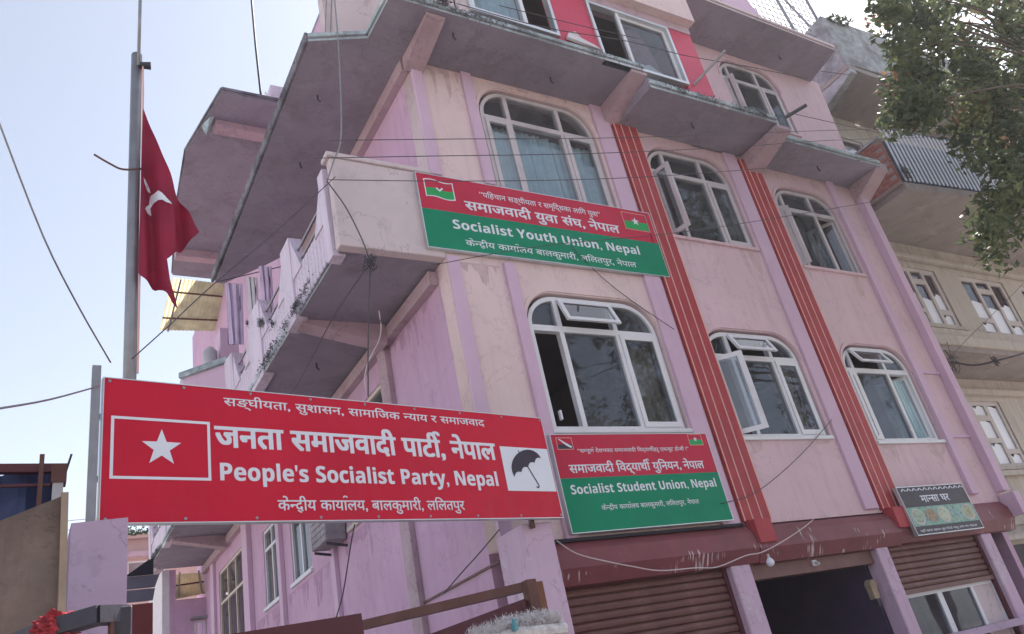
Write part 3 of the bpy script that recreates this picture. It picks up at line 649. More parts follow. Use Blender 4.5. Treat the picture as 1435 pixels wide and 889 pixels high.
link('pane', wall_y([rect(5.36, 5.98, 1.25, 1.96)], .07, .005), G_DUSTY, sw); link('pane', wall_y([rect(6.08, 6.70, 1.25, 1.96)], .07, .005), G_DUSTY, sw)
link('infill_panel', wall_y([rect(6.76, 7.18, 1.25, 1.96)], .07, .01), P_CREAM, sw)
MB().box(5.2, 8.3, 2.5, 2.6, 0, 2.86).build('shop_wall', P_ROOM, B)
MB().box(5.22, 7.9, -.28, .05, 1.42, 1.50).build('counter_shelf', P_BOUND, B)
MB().box(5.26, 7.26, .02, .15, 0, 1.2).build('shop_front_wall', P_SIDE, B)

def growth(x0, x1, y0, y1, z0, z1, n, name='dry_moss', mat=None, s=.02, parent=B):
    V, F = [], []
    cl = [(random.random(), random.uniform(.03, .10)) for _ in range(max(3, n // 60))]
    for i in range(n):
        t, sp = random.choice(cl); t = min(1, max(0, t + random.gauss(0, sp * .4))); c = Vector((x0 + (x1 - x0) * t + random.gauss(0, .012), y0 + (y1 - y0) * t + random.gauss(0, .012), z0 + (z1 - z0) * t + random.gauss(0, .03)))
        d = Vector([random.gauss(0, 1) for _ in range(3)]).normalized(); e = d.cross(Vector([random.gauss(0, 1) for _ in range(3)])).normalized(); q = s * random.uniform(.5, 1.3)
        k = len(V); V += [c - d * q, c + e * q * .3, c + d * q, c - e * q * .3]; F.append((k, k + 1, k + 2, k + 3))
    me = bpy.data.meshes.new(name); me.from_pydata(V, [], F); me.update(); return link(name, me, mat or P_EDGED, parent, kind='stuff')
growth(-.5, 3.1, -.83, -.83, 8.96, 8.96, 700); growth(3.12, 5.6, -.83, -.83, 8.70, 8.70, 600); growth(-1.22, -1.22, .2, 4.6, 6.08, 6.08, 900); growth(-1.22, -1.22, 9.0, 12.9, 6.08, 6.08, 500, s=.035); growth(-1.22, -1.22, .2, 5.4, 8.97, 8.97, 500)
growth(-1.2, -1.2, 2.3, 3.6, 6.4, 7.1, 350)
for x_, y_, z_ in ((.35, -.55, 8.895), (1.9, -.3, 8.895), (4.2, -.4, 8.615), (-.7, 2.2, 8.90), (-.85, .9, 8.90), (-.6, 2.6, 6.03), (7.0, -.3, 8.5), (7.4, -.3, 11.1)): MB().tube([(x_, y_, z_ + .03), (x_, y_, z_ - .06), (x_ + .03, y_, z_ - .09)], .012, 5).build('fan_hook', P_DARKM, B)

def stain(x0, x1, zt, L, seed, side=False):
    """run-down stains: a thin film of dirt hanging in tapering drips"""
    rnd = random.Random(seed); top = []; bot = []; n = int((x1 - x0) / .022)
    run = 0.0
    for i in range(n + 1):
        t = i / n; env = math.sin(math.pi * min(1, max(0, t))) ** .4
        if rnd.random() < .30: run = rnd.random() ** 2.2
        bot.append((x0 + (x1 - x0) * t, zt - .012 - L * env * run * (.85 + .3 * rnd.random())))
    lp = [(x0, zt), ] + bot[1:-1] + [(x1, zt)]
    me = flat_mesh([lp], .0008)
    if side: xf(me, lambda c: Vector((-.0010 - c.z, c.x, c.y)))
    else: xf(me, lambda c: Vector((c.x, -.0010 - c.z, c.y)))
    link('rain_stain', me, P_STAIN2 if side else P_STAIN, B)
for q, (a_, b_, z_, l_) in enumerate(((3.48, 3.80, 3.93, .35), (4.60, 5.05, 3.93, .5), (6.0, 6.35, 3.85, .3), (7.05, 7.45, 3.85, .45), (3.55, 3.9, 6.78, .4), (4.7, 5.08, 6.78, .55), (6.05, 6.3, 6.61, .3), (7.0, 7.4, 6.61, .5), (.15, .68, 8.90, .45), (1.2, 2.4, 8.90, .12), (6.9, 7.5, 8.49, .25), (.15, .66, 6.0, .25))): stain(a_, b_, z_, l_, q + 3)
for q, (a_, b_, z_, l_) in enumerate(((.4, 1.6, 5.84, .35), (2.1, 4.1, 4.1, .5), (4.5, 6.6, 4.0, .5), (7.0, 8.6, 3.98, .5))): stain(a_, b_, z_, l_, q + 40, True)
# ------------------------------------------------------------------ signs
def board(name, label, x0, x1, z0, z1, place, mat, cat='sign', frame=P_ALU, fw=.022, depth=.05):
    S = thing(name, label, cat)
    me = flat_mesh([rect(x0, x1, z0, z1)], .01); xf(me, lambda c: Vector(place(c.x, c.y, c.z - .01))); link('panel', me, mat, S)
    me = flat_mesh([rect(x0 - fw, x1 + fw, z0 - fw, z1 + fw), rect(x0, x1, z0, z1)], depth); xf(me, lambda c: Vector(place(c.x, c.y, c.z - depth + .004))); link('frame', me, frame, S)
    me = flat_mesh([rect(x0, x1, z0, z1)], .004); xf(me, lambda c: Vector(place(c.x, c.y, c.z - depth + .002))); link('back_sheet', me, P_STEEL, S)
    return S
# -- party sign on the boundary pillars, turned slightly from the front
dS = Vector((.9856, .1690, 0)); nS = Vector((.1690, -.9856, 0)); oS = Vector((.37, -.52, 0))
def pS(u, v, w): return oS + dS * u + nS * w + Vector((0, 0, v))
S = board('party_sign', "long red People's Socialist Party sign with white star and black umbrella", -3.69, 0.0, 3.065, 3.985, pS, P_SRED, fw=.006)
text('lettering', 'सङ्घीयता, सुशासन, सामािजक -नयाय र समाजवाद', pS, -2.94, -.68, 3.862, 3.925, parent=S, bold=.012)
text('lettering', 'जनता समाजवादी पाटी`, नेपाल', pS, -3.005, -.62, 3.565, 3.722, parent=S, bold=.033)
text('lettering', latin_bold("People's Socialist Party, Nepal"), pS, -2.98, -.655, 3.335, 3.452, ref=(0, .715), parent=S, bold=.012)
text('lettering', 'के-नद/ीय काया`लय, बालकुमारी, लिलतपुर', pS, -2.60, -1.045, 3.135, 3.212, parent=S, bold=.014)
shape('flag_outline', ring(-3.645, -3.04, 3.33, 3.733, .018), pS, P_SWHT, S)
shape('star_emblem', [star(-3.346, 3.537, .126)], pS, P_SWHT, S)
shape('umbrella_panel', [rect(-.562, -.008, 3.295, 3.688)], pS, P_SWHT, S)
src = None
for u_ in [-3.66 + i * .455 for i in range(9)] :
    for v_ in (3.085, 3.965):
        if src is None: src = MB().tube([Vector((0, 0, 0)), nS * .006], .010, 8).build('screw', P_STEEL, S); o = src
        else: o = src.copy(); COL.objects.link(o)
        o.location = pS(u_, v_, 0.0)
# umbrella: tilted canopy with scalloped hem, stick and hook
def umb(px, py, a=R(27)): return (-.300 + px * math.cos(a) + py * math.sin(a) - 0, 3.52 - px * math.sin(a) + py * math.cos(a)) if False else (-.285 + px * math.cos(a) - py * math.sin(a), 3.508 + px * math.sin(a) + py * math.cos(a))
dome = [umb(.20 * math.cos(t), .15 * math.sin(t) ** .9) for t in [math.pi * i / 16 for i in range(17)]]
hem = []
for k in range(4):
    for i in range(1, 6): u = -.20 + .10 * (k + i / 5); hem.append(umb(u, .022 * math.sin(math.pi * i / 5)))
shape('umbrella_emblem', [dome + hem[:-1]], pS, P_SBLK, S, lift=.0045)
st = [umb(0.004 * k, .0 - .0) for k in (0,)]
def thick(pts, t):
    a, c = [], []
    for i, p in enumerate(pts):
        q = pts[min(i + 1, len(pts) - 1)]; o = pts[max(i - 1, 0)]; d = Vector((q[0] - o[0], q[1] - o[1])).normalized()
        a.append((p[0] - d.y * t / 2, p[1] + d.x * t / 2)); c.append((p[0] + d.y * t / 2, p[1] - d.x * t / 2))
    return a + c[::-1]
stick = [umb(0, .01), umb(0, -.05), umb(0, -.10), umb(0, -.165)] + [umb(-.016 + .016 * math.cos(t), -.175 + .018 * math.sin(t)) for t in [0, -.6, -1.2, -1.8, -2.5, -3.1]]
shape('umbrella_emblem', [thick(stick, .011)], pS, P_SBLK, S, lift=.0047); shape('umbrella_emblem', [thick([umb(0, .148), umb(0, .17)], .009)], pS, P_SBLK, S, lift=.0047)
MB().bar(pS(-3.735, 2.95, -.01), pS(-3.735, 4.06, -.01), .05, .05).build('sign_post', P_STEEL, S)
MB().bar(pS(-3.7, 3.35, -.07), pS(0.0, 3.35, -.07), .03, .03).bar(pS(-3.7, 3.75, -.07), pS(0.0, 3.75, -.07), .03, .03).build('back_rail', P_DARKM, S)
MB().bar(pS(-.30, 3.0, -.08), pS(-.30, 4.02, -.08), .04, .03).build('back_post', P_BROWN, S)
# -- youth union sign
def pY(u, v, w): return Vector((u, -.062 - w, v))
S = board('youth_union_sign', 'wide red and green Socialist Youth Union sign fixed under the top window', -.21, 3.12, 6.105, 7.08, pY, P_SRED2, fw=.008, depth=.055)
shape('green_field', [rect(-.21, 3.12, 6.105, 6.605)], pY, P_SGRN, S, lift=.0005)
text('lettering', '“पिहचान सङ्घीयता र समृिद्धका लािग युवा”', pY, .56, 2.28, 6.885, 6.96, parent=S, bold=.006)
text('lettering', 'समाजवादी युवा संघ, नेपाल', pY, .34, 2.52, 6.675, 6.80, parent=S, bold=.022)
text('lettering', latin_bold('Socialist Youth Union, Nepal'), pY, .135, 2.745, 6.385, 6.505, ref=(0, .715), parent=S, bold=.006)
text('lettering', 'के-नद/ीय काया`लय बालकुमारी, लिलतपुर, नेपाल', pY, .25, 2.62, 6.18, 6.26, parent=S, bold=.010)
wave = lambda x0, x1, z, a: [(x0 + (x1 - x0) * i / 12, z + a * math.sin(2 * math.pi * i / 12)) for i in range(13)]
fl = [p for p in wave(-.13, .23, 6.77, .014)] + [p for p in wave(-.13, .23, 7.01, .014)][::-1]
inn = [p for p in wave(-.118, .218, 6.782, .014)] + [p for p in wave(-.118, .218, 6.998, .014)][::-1]
shape('flag_outline', [fl, inn], pY, P_SWHT, S); shape('flag_green', [wave(-.118, .218, 6.782, .014) + wave(-.118, .218, 6.89, .014)[::-1]], pY, P_FGRN, S, lift=.0015)
shape('flag_emblem', [[(.005, 6.90), (.05, 6.86), (.095, 6.905), (.08, 6.92), (.052, 6.885), (.02, 6.915)]], pY, P_SWHT, S, lift=.003)
shape('flag_outline', ring(2.64, 3.045, 6.765, 7.035, .008), pY, P_PINST, S); shape('flag_green', [rect(2.655, 3.03, 6.78, 6.90)], pY, P_FGRN, S, lift=.0015); shape('star_emblem', [star(2.84, 6.905, .065)], pY, P_SWHT, S, lift=.003)
# -- student union sign
def pT(u, v, w): return Vector((u, -.10 - w, v))
S = board('student_union_sign', 'red and green Socialist Student Union sign below the first floor window', .735, 2.82, 3.02, 3.99, pT, P_SRED2, fw=.008, depth=.08)
shape('green_field', [rect(.735, 2.82, 3.02, 3.545)], pT, P_SGRN, S, lift=.0005)
text('lettering', '“स-मपूण` देशभ-कत समाजवादी िवद्याथी`हरु एकजुट होऔं !”', pT, 1.02, 2.50, 3.80, 3.84, parent=S, bold=.01)
text('lettering', 'समाजवादी िवद्याथी` युिनयन, नेपाल', pT, .87, 2.65, 3.595, 3.685, parent=S, bold=.02)
text('lettering', latin_bold('Socialist Student Union, Nepal'), pT, .83, 2.74, 3.385, 3.475, ref=(0, .715), parent=S, bold=.004)
text('lettering', 'के-नद/ीय काया`लय बालकुमारी, लिलतपुर, नेपाल', pT, 1.14, 2.415, 3.215, 3.262, parent=S, bold=.01)
shape('flag_outline', ring(.79, .98, 3.835, 3.96, .006), pT, P_PINST, S); shape('flag_green', [rect(.797, .973, 3.842, 3.89)], pT, P_SDRK, S, lift=.0015)
shape('pen_emblem', [[(.815, 3.945), (.83, 3.945), (.965, 3.865), (.95, 3.85), (.90, 3.875)]], pT, P_SWHT, S, lift=.003)
shape('flag_outline', ring(2.54, 2.74, 3.855, 3.985, .006), pT, P_PINST, S); shape('flag_green', [rect(2.547, 2.733, 3.862, 3.92)], pT, P_FGRN, S, lift=.0015); shape('star_emblem', [star(2.64, 3.925, .03)], pT, P_SWHT, S, lift=.003)
# -- food shop sign, leaning out a little at the foot
def pF(u, v, w): return Vector((u, -.16 - w - (3.24 - v) * .05, v))
S = board('food_shop_sign', 'small black food shop sign with a strip of dishes over the right shop', 5.72, 7.16, 2.62, 3.22, pF, P_SDRK, fw=.008, depth=.05)
text('lettering', 'मा-नसा घर', pF, 6.12, 6.74, 3.015, 3.11, parent=S, bold=.02)
text('lettering', 'यहाँ खाना खाजा सुप िमठो मासु तथा मम पाइ-नछ', pF, 5.80, 7.04, 2.648, 2.675, parent=S, bold=.01)
P_F = [food_mat('food_print_a', (.10, .20, .14), (.35, .42, .32)), food_mat('food_print_b', (.12, .07, .03), (.32, .24, .14)), food_mat('food_print_c', (.20, .28, .14), (.46, .52, .38)), food_mat('food_print_d', (.07, .06, .07), (.22, .40, .36)), food_mat('food_print_e', (.14, .12, .06), (.36, .38, .22))]
P_FBG = food_mat('food_print_background', (.06, .20, .16), (.22, .40, .33))
shape('photo_strip', [rect(5.735, 7.15, 2.72, 2.96)], pF, P_FBG, S, lift=.0012)
for i in range(5):
    cx = 5.90 + i * .275; el = [(cx + (.125 + .02 * (i % 2)) * math.cos(t), 2.84 + .105 * math.sin(t)) for t in [2 * math.pi * k / 18 for k in range(18)]]
    shape('plate_print', [el], pF, P_F[(i + 2) % 5] if i % 2 else P_CREAM, S, lift=.0022); el2 = [(cx + (q[0] - cx) * .86, 2.845 + (q[1] - 2.84) * .84) for q in el]
    shape('dish_print', [el2], pF, P_F[i], S, lift=.0034)
zz = []
for i in range(12): zz.append(shape('border_print', [[(5.78 + i * .115, 3.175), (5.80 + i * .115, 3.165), (5.835 + i * .115, 3.195), (5.87 + i * .115, 3.165), (5.885 + i * .115, 3.175), (5.835 + i * .115, 3.207)]], pF, P_SWHT, S, lift=.0022))
# ------------------------------------------------------------------ flagpole and flag
FP = thing('flagpole', 'grey steel flagpole with a thin rod on top, behind the red party sign', 'flagpole')
MB().tube([(-3.1102, -0.9825, 3.15), (-3.1048, -0.9771, 4.834), (-3.1016, -0.9717, 6.99)], .041, 10).build('pole', P_STEEL, FP, smooth=True)
MB().tube([(-3.094, -1.0256, 6.8283), (-3.0833, -1.0256, 8.9304)], .013, 8).build('top_rod', P_STEEL, FP, smooth=True)
MB().tube([(-3.0779, -1.0148, 6.8445), (-3.0024, -1.0256, 6.8499)], [.026, .032], 10).build('pulley', P_DARKM, FP)
MB().tube([(-3.0617, -1.0256, 6.8283), (-3.0563, -1.0256, 6.5588), (-3.0649, -1.0256, 4.0794)], .007, 5).build('halyard', P_PINST, FP)
MB().tube(spline([(-3.3797, -1.0472, 5.8258), (-3.2719, -1.0472, 5.7611), (-3.1857, -1.0472, 5.7287), (-3.0563, -1.0472, 5.7611)]), .008, 5).build('tie_stick', P_BROWN, FP)
def flag_mesh(name, out, mat, lift, parent):
    me = flat_mesh([out], .003); bm = bmesh.new(); bm.from_mesh(me)
    bmesh.ops.triangulate(bm, faces=bm.faces[:])
    for _ in range(4 if lift == 0 else 3):
        bmesh.ops.subdivide_edges(bm, edges=[e for e in bm.edges if e.calc_length() > .035], cuts=1)
        bmesh.ops.triangulate(bm, faces=bm.faces[:])
    for v in bm.verts:
        x, z, w_ = v.co.x, v.co.y, v.co.z
        k = max(0, min(1, (6.36 - z) / .7)); s = x + 3.06
        y = -1.045 + k * (.045 * math.sin(s * 30 - (5.7 - z) * 1.2) + .02 * math.sin(s * 62 + z * 3)) + .10 * s - lift + w_
        v.co = Vector((x, y, z))
    bm.to_mesh(me); bm.free()
    for p in me.polygons: p.use_smooth = True
    return link(name, me, mat, parent)
FL = thing('flag', 'limp dark red party flag with white star hanging from the steel flagpole', 'flag')
flag_mesh('cloth', [(-3.056, 6.365), (-2.873, 5.793), (-2.663, 5.254), (-2.776, 5.114), (-2.889, 4.974), (-2.868, 4.802), (-2.841, 4.694), (-2.819, 4.575), (-2.846, 4.608), (-2.889, 4.683), (-2.938, 4.742), (-3.013, 4.78), (-3.076, 4.823), (-3.069, 5.545)], P_FLAG, 0, FL)
flag_mesh('star_emblem', [(-3.047, 5.676), (-3.022, 5.682), (-3.001, 5.646), (-2.992, 5.592), (-3.010, 5.603), (-3.042, 5.640)], P_SWHT, .008, FL)
flag_mesh('star_emblem', [(-2.992, 5.562), (-2.949, 5.568), (-2.901, 5.525), (-2.853, 5.459), (-2.920, 5.484), (-2.974, 5.484), (-2.992, 5.453), (-2.986, 5.386), (-3.034, 5.398), (-3.019, 5.447), (-3.000, 5.484), (-2.997, 5.532)], P_SWHT, .008, FL)
# ------------------------------------------------------------------ boundary pillar, board, sheds on the left
MB().hull8([(-3.42, -1.36, 0), (-3.135, -1.31, 0), (-3.135, -1.1, 0), (-3.42, -1.1, 0)], [(-3.42, -1.36, 3.01), (-3.135, -1.31, 3.04), (-3.135, -1.1, 3.04), (-3.42, -1.1, 3.01)]).build('boundary_pillar', P_BOUND, label='lilac rendered boundary pillar under the left end of the party sign', cat='pillar')
PB = thing('plywood_board', 'brown plywood board leaning at the bottom left corner, pale lath on its edge', 'board')
MB().hull8([(-3.95, -2.0, .1), (-3.435, -2.0, .1), (-3.435, -1.97, .1), (-3.95, -1.97, .1)], [(-3.95, -2.0, 2.76), (-3.50, -2.0, 2.955), (-3.50, -1.97, 2.955), (-3.95, -1.97, 2.76)]).build('sheet', P_PLY, PB)
MB().bar((-3.485, -2.01, 2.965), (-3.415, -2.01, .1), .03, .045).build('lath', P_LATH, PB)
SH = thing('blue_shed', 'dark blue tarpaulin lean-to with rusty rails behind the plywood board', 'shed')
me = bpy.data.meshes.new('tarpaulin'); V = []; F = []
for j in range(25):
    for i in range(61): V.append((-6.0 + 2.53 * i / 60, -.95 + .03 * math.sin(i * 1.1 + .5 * math.sin(j * .6)) + .02 * math.sin(j * .8 + i * .35), 1.2 + 2.26 * j / 24 - .03 * math.sin(i * .52) * (j / 24)))
for j in range(24):
    for i in range(60): k = j * 61 + i; F.append((k, k + 1, k + 62, k + 61))
me.from_pydata(V, [], F); me.update(); link('tarpaulin', me, P_TARP, SH)
MB().bar((-6.0, -1.02, 3.49), (-3.44, -1.02, 3.44), .05, .05).bar((-6.0, -1.03, 3.36), (-3.52, -1.03, 3.34), .02, .015).build('rail', P_MAROON, SH)
MB().box(-3.585, -3.56, -1.06, -1.03, 2.6, 3.52).build('post', P_BROWN, SH); MB().box(-3.52, -3.44, -1.05, -.95, 3.35, 3.46).build('bracket', P_BROWN, SH)
MB().box(-3.51, -3.455, -1.04, -.98, 2.6, 3.35).build('pipe', P_TANK, SH); MB().bar((-3.445, -1.02, 3.42), (-3.42, -1.02, 3.53), .012, .012).build('hook', P_DARKM, SH)
LW = thing('slate_lean_to', 'slate grey lean-to roof with a maroon door between the pillar and the house', 'shed')
MB().hull8([(-2.3, 9.0, 4.62), (-1.62, 9.0, 4.62), (-1.62, 9.03, 4.62), (-2.3, 9.03, 4.62)], [(-2.3, 9.05, 4.83), (-1.58, 9.05, 4.83), (-1.58, 9.08, 4.83), (-2.3, 9.08, 4.83)]).build('roof_sheet', P_SLATE, LW)
MB().hull8([(-2.3, 9.06, 4.85), (-1.58, 9.06, 4.85), (-1.58, 9.09, 4.85), (-2.3, 9.09, 4.85)], [(-2.3, 9.12, 5.07), (-1.50, 9.12, 5.07), (-1.50, 9.15, 5.07), (-2.3, 9.15, 5.07)]).build('roof_sheet', P_SLATE, LW)
MB().box(-2.0, -1.62, 9.0, 9.1, 0, 4.58).build('door', paint('maroon_door', (.17, .04, .04), var=.12, scale=4), LW)
MB().exty([(-2.05, 5.08), (-1.60, 5.08), (-1.60, 5.36), (-1.70, 5.32)], 9.1, 9.14).build('side_sheet', P_BLACK, LW)
OH = thing('orange_house', 'distant orange plastered house glimpsed under the left end of the party sign', 'house')
link('wall', wall_y([rect(-3.6, 1.4, 0, 9.0), rect(-.84, .2, 7.85, 8.35)], 20, .3), P_ORNG, OH)
MB().box(-3.8, 1.6, 19.7, 20, 8.42, 8.56).build('cornice', P_BEAM, OH); MB().box(-3.8, 1.6, 19.8, 20.4, 8.98, 9.08).build('roof_edge', P_ORNG, OH)
ow = link('window', wall_y([rect(-.84, .2, 7.85, 8.35), rect(-.80, .16, 7.89, 8.31)], 20.05, .08), P_FRAME, OH); link('pane', wall_y([rect(-.8, .16, 7.89, 8.31)], 20.08, .01), G_DUSTY, ow)
MB().box(-3.6, 1.4, 22, 22.2, 0, 9).build('back_wall', P_ORNG, OH)
MB().tube([(-3, 19.9, 9.35), (1.4, 19.9, 9.5)], .012, 5).tube([(-3, 19.9, 9.62), (1.4, 19.9, 9.8)], .012, 5).build('roof_railing', P_STEEL, OH)
OH.location.z = -.36
random.seed(5)
def bush(x0, x1, y, z, h, n):
    V, F = [], []
    for i in range(n):
        c = Vector((random.uniform(x0, x1), y + random.uniform(-.2, .2), z + abs(random.gauss(0, h)))); r = random.uniform(.04, .08)
        u = Vector([random.gauss(0, 1) for _ in range(3)]).normalized(); v = u.cross(Vector([random.gauss(0, 1) for _ in range(3)])).normalized()
        k = len(V); V += [c - u * r, c + v * r * .5, c + u * r, c - v * r * .5]; F.append((k, k + 1, k + 2, k + 3))
    me = bpy.data.meshes.new('roof_plants'); me.from_pydata(V, [], F); me.update(); return me
link('roof_plants', bush(-1.0, .6, 19.9, 8.70, .12, 500), P_LEAF[2], None, 'dark potted plants along the roof edge of the distant orange house', 'plants', kind='stuff')
# yellow fibreglass awnings
def awning(name, label, a, b_, c, d, nrail):
    A = thing(name, label, 'awning'); a, b_, c, d = map(Vector, (a, b_, c, d)); n = 36
    V = []; F = []; nn = (b_ - a).cross(d - a).normalized()
    for j in range(2):
        for i in range(n + 1): p = (a if j == 0 else d).lerp(b_ if j == 0 else c, i / n); V.append(p + nn * (.012 if i % 2 else -.012))
    for i in range(n): F.append((i, i + 1, n + 2 + i, n + 1 + i))
    me = bpy.data.meshes.new('sheet'); me.from_pydata(V, [], F); me.update(); link('sheet', me, P_YSHEET, A)
    for k in range(nrail):
        t = (k + .5) / nrail if nrail > 1 else .5
        MB().bar(a.lerp(d, t) - nn * .03, b_.lerp(c, t) - nn * .03, .03, .03).build('rail', P_BROWN, A)
    for t in (.12, .86): MB().bar(a.lerp(b_, t) - nn * .05, d.lerp(c, t) - nn * .05, .035, .035).build('bracket', P_STEEL, A)
    return A
awning('yellow_awning', 'yellow translucent awning hanging below the bulging roof slab beside the flag', (-1.12, 10.02, 11.76), (.35, 10.02, 11.70), (.30, 11.2, 11.12), (-1.22, 11.2, 11.05), 2)
awning('yellow_awning', 'small yellow translucent awning over the end wing under the side balcony', (-.56, 13.3, 5.98), (-.02, 13.3, 5.98), (-.02, 12.9, 5.42), (-.66, 12.9, 5.36), 1)
TK = thing('water_tank', 'small pale water tank on the side balcony in front of the bright sky', 'water tank')
MB().tube([(-1.26, 5.6, 7.1), (-1.26, 5.6, 7.66)], .11, 14).build('body', P_TANK, TK, smooth=True); MB().tube([(-1.26, 5.6, 7.66), (-1.26, 5.6, 7.74)], [.11, .05], 14).build('lid', P_TANK, TK)
MB().box(-1.40, -1.12, 5.45, 5.75, 6.15, 7.1).build('stand', P_LILAC, TK)
MB().tube([(-1.14, 5.6, 7.3), (-1.0, 5.6, 7.9)], .012, 5).build('pipe', P_STEEL, TK)
# hanging laundry behind the balcony posts
for i, (x0, x1, zt, zb, y, lb) in enumerate(((-1.36, -1.14, 7.95, 6.95, 3.95, 'leftmost pale lilac cloth hanging over the side balcony'), (-1.06, -.93, 8.05, 7.25, 3.9, 'narrow pale cloth hanging between two lilac cloths over the side balcony'), (-.90, -.74, 8.2, 7.35, 3.8, 'lilac cloth hanging nearest the wall over the side balcony'))):
    o = curtain(x0, x1, y, zb, zt, P_CLOTHL if i != 1 else P_CLOTHW, None, 3, .03); o.name = 'hanging_cloth'; tag(o, lb, 'cloth', 'laundry hung over the side balcony')
MB().tube([(-1.45, 3.95, 7.96), (-.05, 3.7, 8.38)], .008, 5).build('clothes_line', P_WIRE, label='thin line carrying the lilac laundry over the side balcony', cat='line')
# cloths at the third floor windows
me = flat_mesh([[(1.86, 9.05), (2.40, 9.03), (2.34, 9.09), (2.12, 9.15), (2.02, 9.20), (1.94, 9.19), (1.90, 9.12)]], .04); xf(me, lambda c: Vector((c.x, -.85 + c.z + .02 * math.sin(c.x * 30), c.y)))
link('white_cloth', me, P_CLOTHW, None, 'crumpled white cloth lying on the slab edge below the red wall', 'cloth')
me = flat_mesh([[(3.12, 9.92), (3.5, 9.98), (3.72, 9.5), (3.78, 9.1), (3.4, 9.2), (3.18, 9.0)]], .03); xf(me, lambda c: Vector((c.x, -.60 + c.z + .03 * math.sin(c.x * 14), c.y)))
link('hanging_garment', me, P_CLOTHB, None, 'brown garment hanging behind the sliding glass of the third floor', 'garment')
me = flat_mesh([[(3.2, 8.95), (3.85, 8.95), (3.8, 9.15), (3.5, 9.32), (3.25, 9.22)]], .04); xf(me, lambda c: Vector((c.x, -.62 + c.z, c.y)))
link('folded_bedding', me, P_CLOTHW, None, 'white bedding heaped behind the sliding glass of the third floor', 'bedding')
MB().tube([(4.05, -.78, 8.95), (4.36, -1.25, 9.25)], .02, 8).build('drain_spout', P_STEEL, label='short steel spout sticking out at the foot of the red third floor wall', cat='spout')
MB().tube([(5.78, -.85, 8.74), (5.98, -1.12, 8.80)], .028, 8).build('drain_spout', P_DARKM, label='short dark spout sticking out at the corner of the slab left of the leafy tree', cat='spout')
# bare bulb on the shop front
BU = thing('light_bulb', 'bare white bulb hanging below the canopy beside the second shop pillar', 'light bulb')
MB().tube([(2.98, -.26, 2.60), (2.98, -.26, 2.56)], .014, 8).build('socket', P_TANK, BU)
bm = bmesh.new(); bmesh.ops.create_uvsphere(bm, u_segments=14, v_segments=10, radius=.042)
for v in bm.verts:
    if v.co.z > 0: v.co.x *= 1 - .5 * (v.co.z / .042) ** 2; v.co.y *= 1 - .5 * (v.co.z / .042) ** 2; v.co.z *= 1.3
me = bpy.data.meshes.new('glass_bulb'); bm.to_mesh(me); bm.free(); xf(me, lambda c: c + Vector((2.98, -.26, 2.515)))
for p in me.polygons: p.use_smooth = True
link('glass_bulb', me, P_SWHT, BU)
SO = thing('bulb_holder', 'small white bulb holder on the lintel of the dark shop', 'lamp holder')
MB().box(3.93, 4.0, -.0, .02, 2.46, 2.52).build('base_plate', P_SWHT, SO); MB().tube([(3.965, -.0, 2.49), (3.965, -.045, 2.47)], .018, 8).build('socket', P_TANK, SO)
FA = thing('meter_box', 'round dusty meter hanging on the inner edge of the dark shop', 'meter')
MB().tube([(4.86, .12, 2.18), (4.86, .04, 2.17)], .06, 14).box(4.81, 4.91, .05, .12, 2.02, 2.15).build('dial_case', P_LATH, FA); MB().box(4.83, 4.89, .05, .1, 1.94, 2.02).build('junction', P_DARKM, FA)
FN = thing('wall_fan', 'dim round fan hanging inside the dark shop doorway', 'fan')
MB().tube([(3.42 + .17 * math.cos(a), 1.9, 1.86 + .17 * math.sin(a)) for a in [2 * math.pi * k / 20 for k in range(21)]], .010, 5).build('guard_ring', P_DARKM, FN)
for k in range(3):
    a = 2.1 * k + .4; MB().hull8([(3.42, 1.9, 1.86), (3.42 + .15 * math.cos(a), 1.92, 1.86 + .15 * math.sin(a)), (3.42 + .14 * math.cos(a + .6), 1.88, 1.86 + .14 * math.sin(a + .6))], [(3.42, 1.91, 1.86), (3.42 + .15 * math.cos(a), 1.925, 1.86 + .15 * math.sin(a)), (3.42 + .14 * math.cos(a + .6), 1.885, 1.86 + .14 * math.sin(a + .6))]).build('blade', P_SLATE, FN)
MB().tube([(3.42, 1.86, 1.86), (3.42, 2.15, 1.86)], .045, 10).build('motor', P_DARKM, FN)
# rack and unit on the side wall
AC = thing('wall_unit', 'dusty metal unit on a bracket high on the side wall under the party sign', 'wall unit')
MB().box(-.30, -.02, 3.75, 4.35, 4.10, 4.55, .01).build('case', P_JUNK, AC)
for z in (4.18, 4.26, 4.34, 4.42): MB().box(-.31, -.29, 3.8, 4.3, z, z + .02).build('louvre', P_JUNK, AC)
MB().bar((-.28, 3.8, 4.07), (-.0, 3.8, 4.02), .03, .03).bar((-.28, 4.3, 4.07), (-.0, 4.3, 4.02), .03, .03).build('bracket', P_DARKM, AC)
MB().bar((-.012, .02, 2.86), (-.012, 1.75, 2.86), .02, .02).build('conduit', P_BROWN, label='brown conduit running along the side wall behind the corner pillar', cat='conduit')
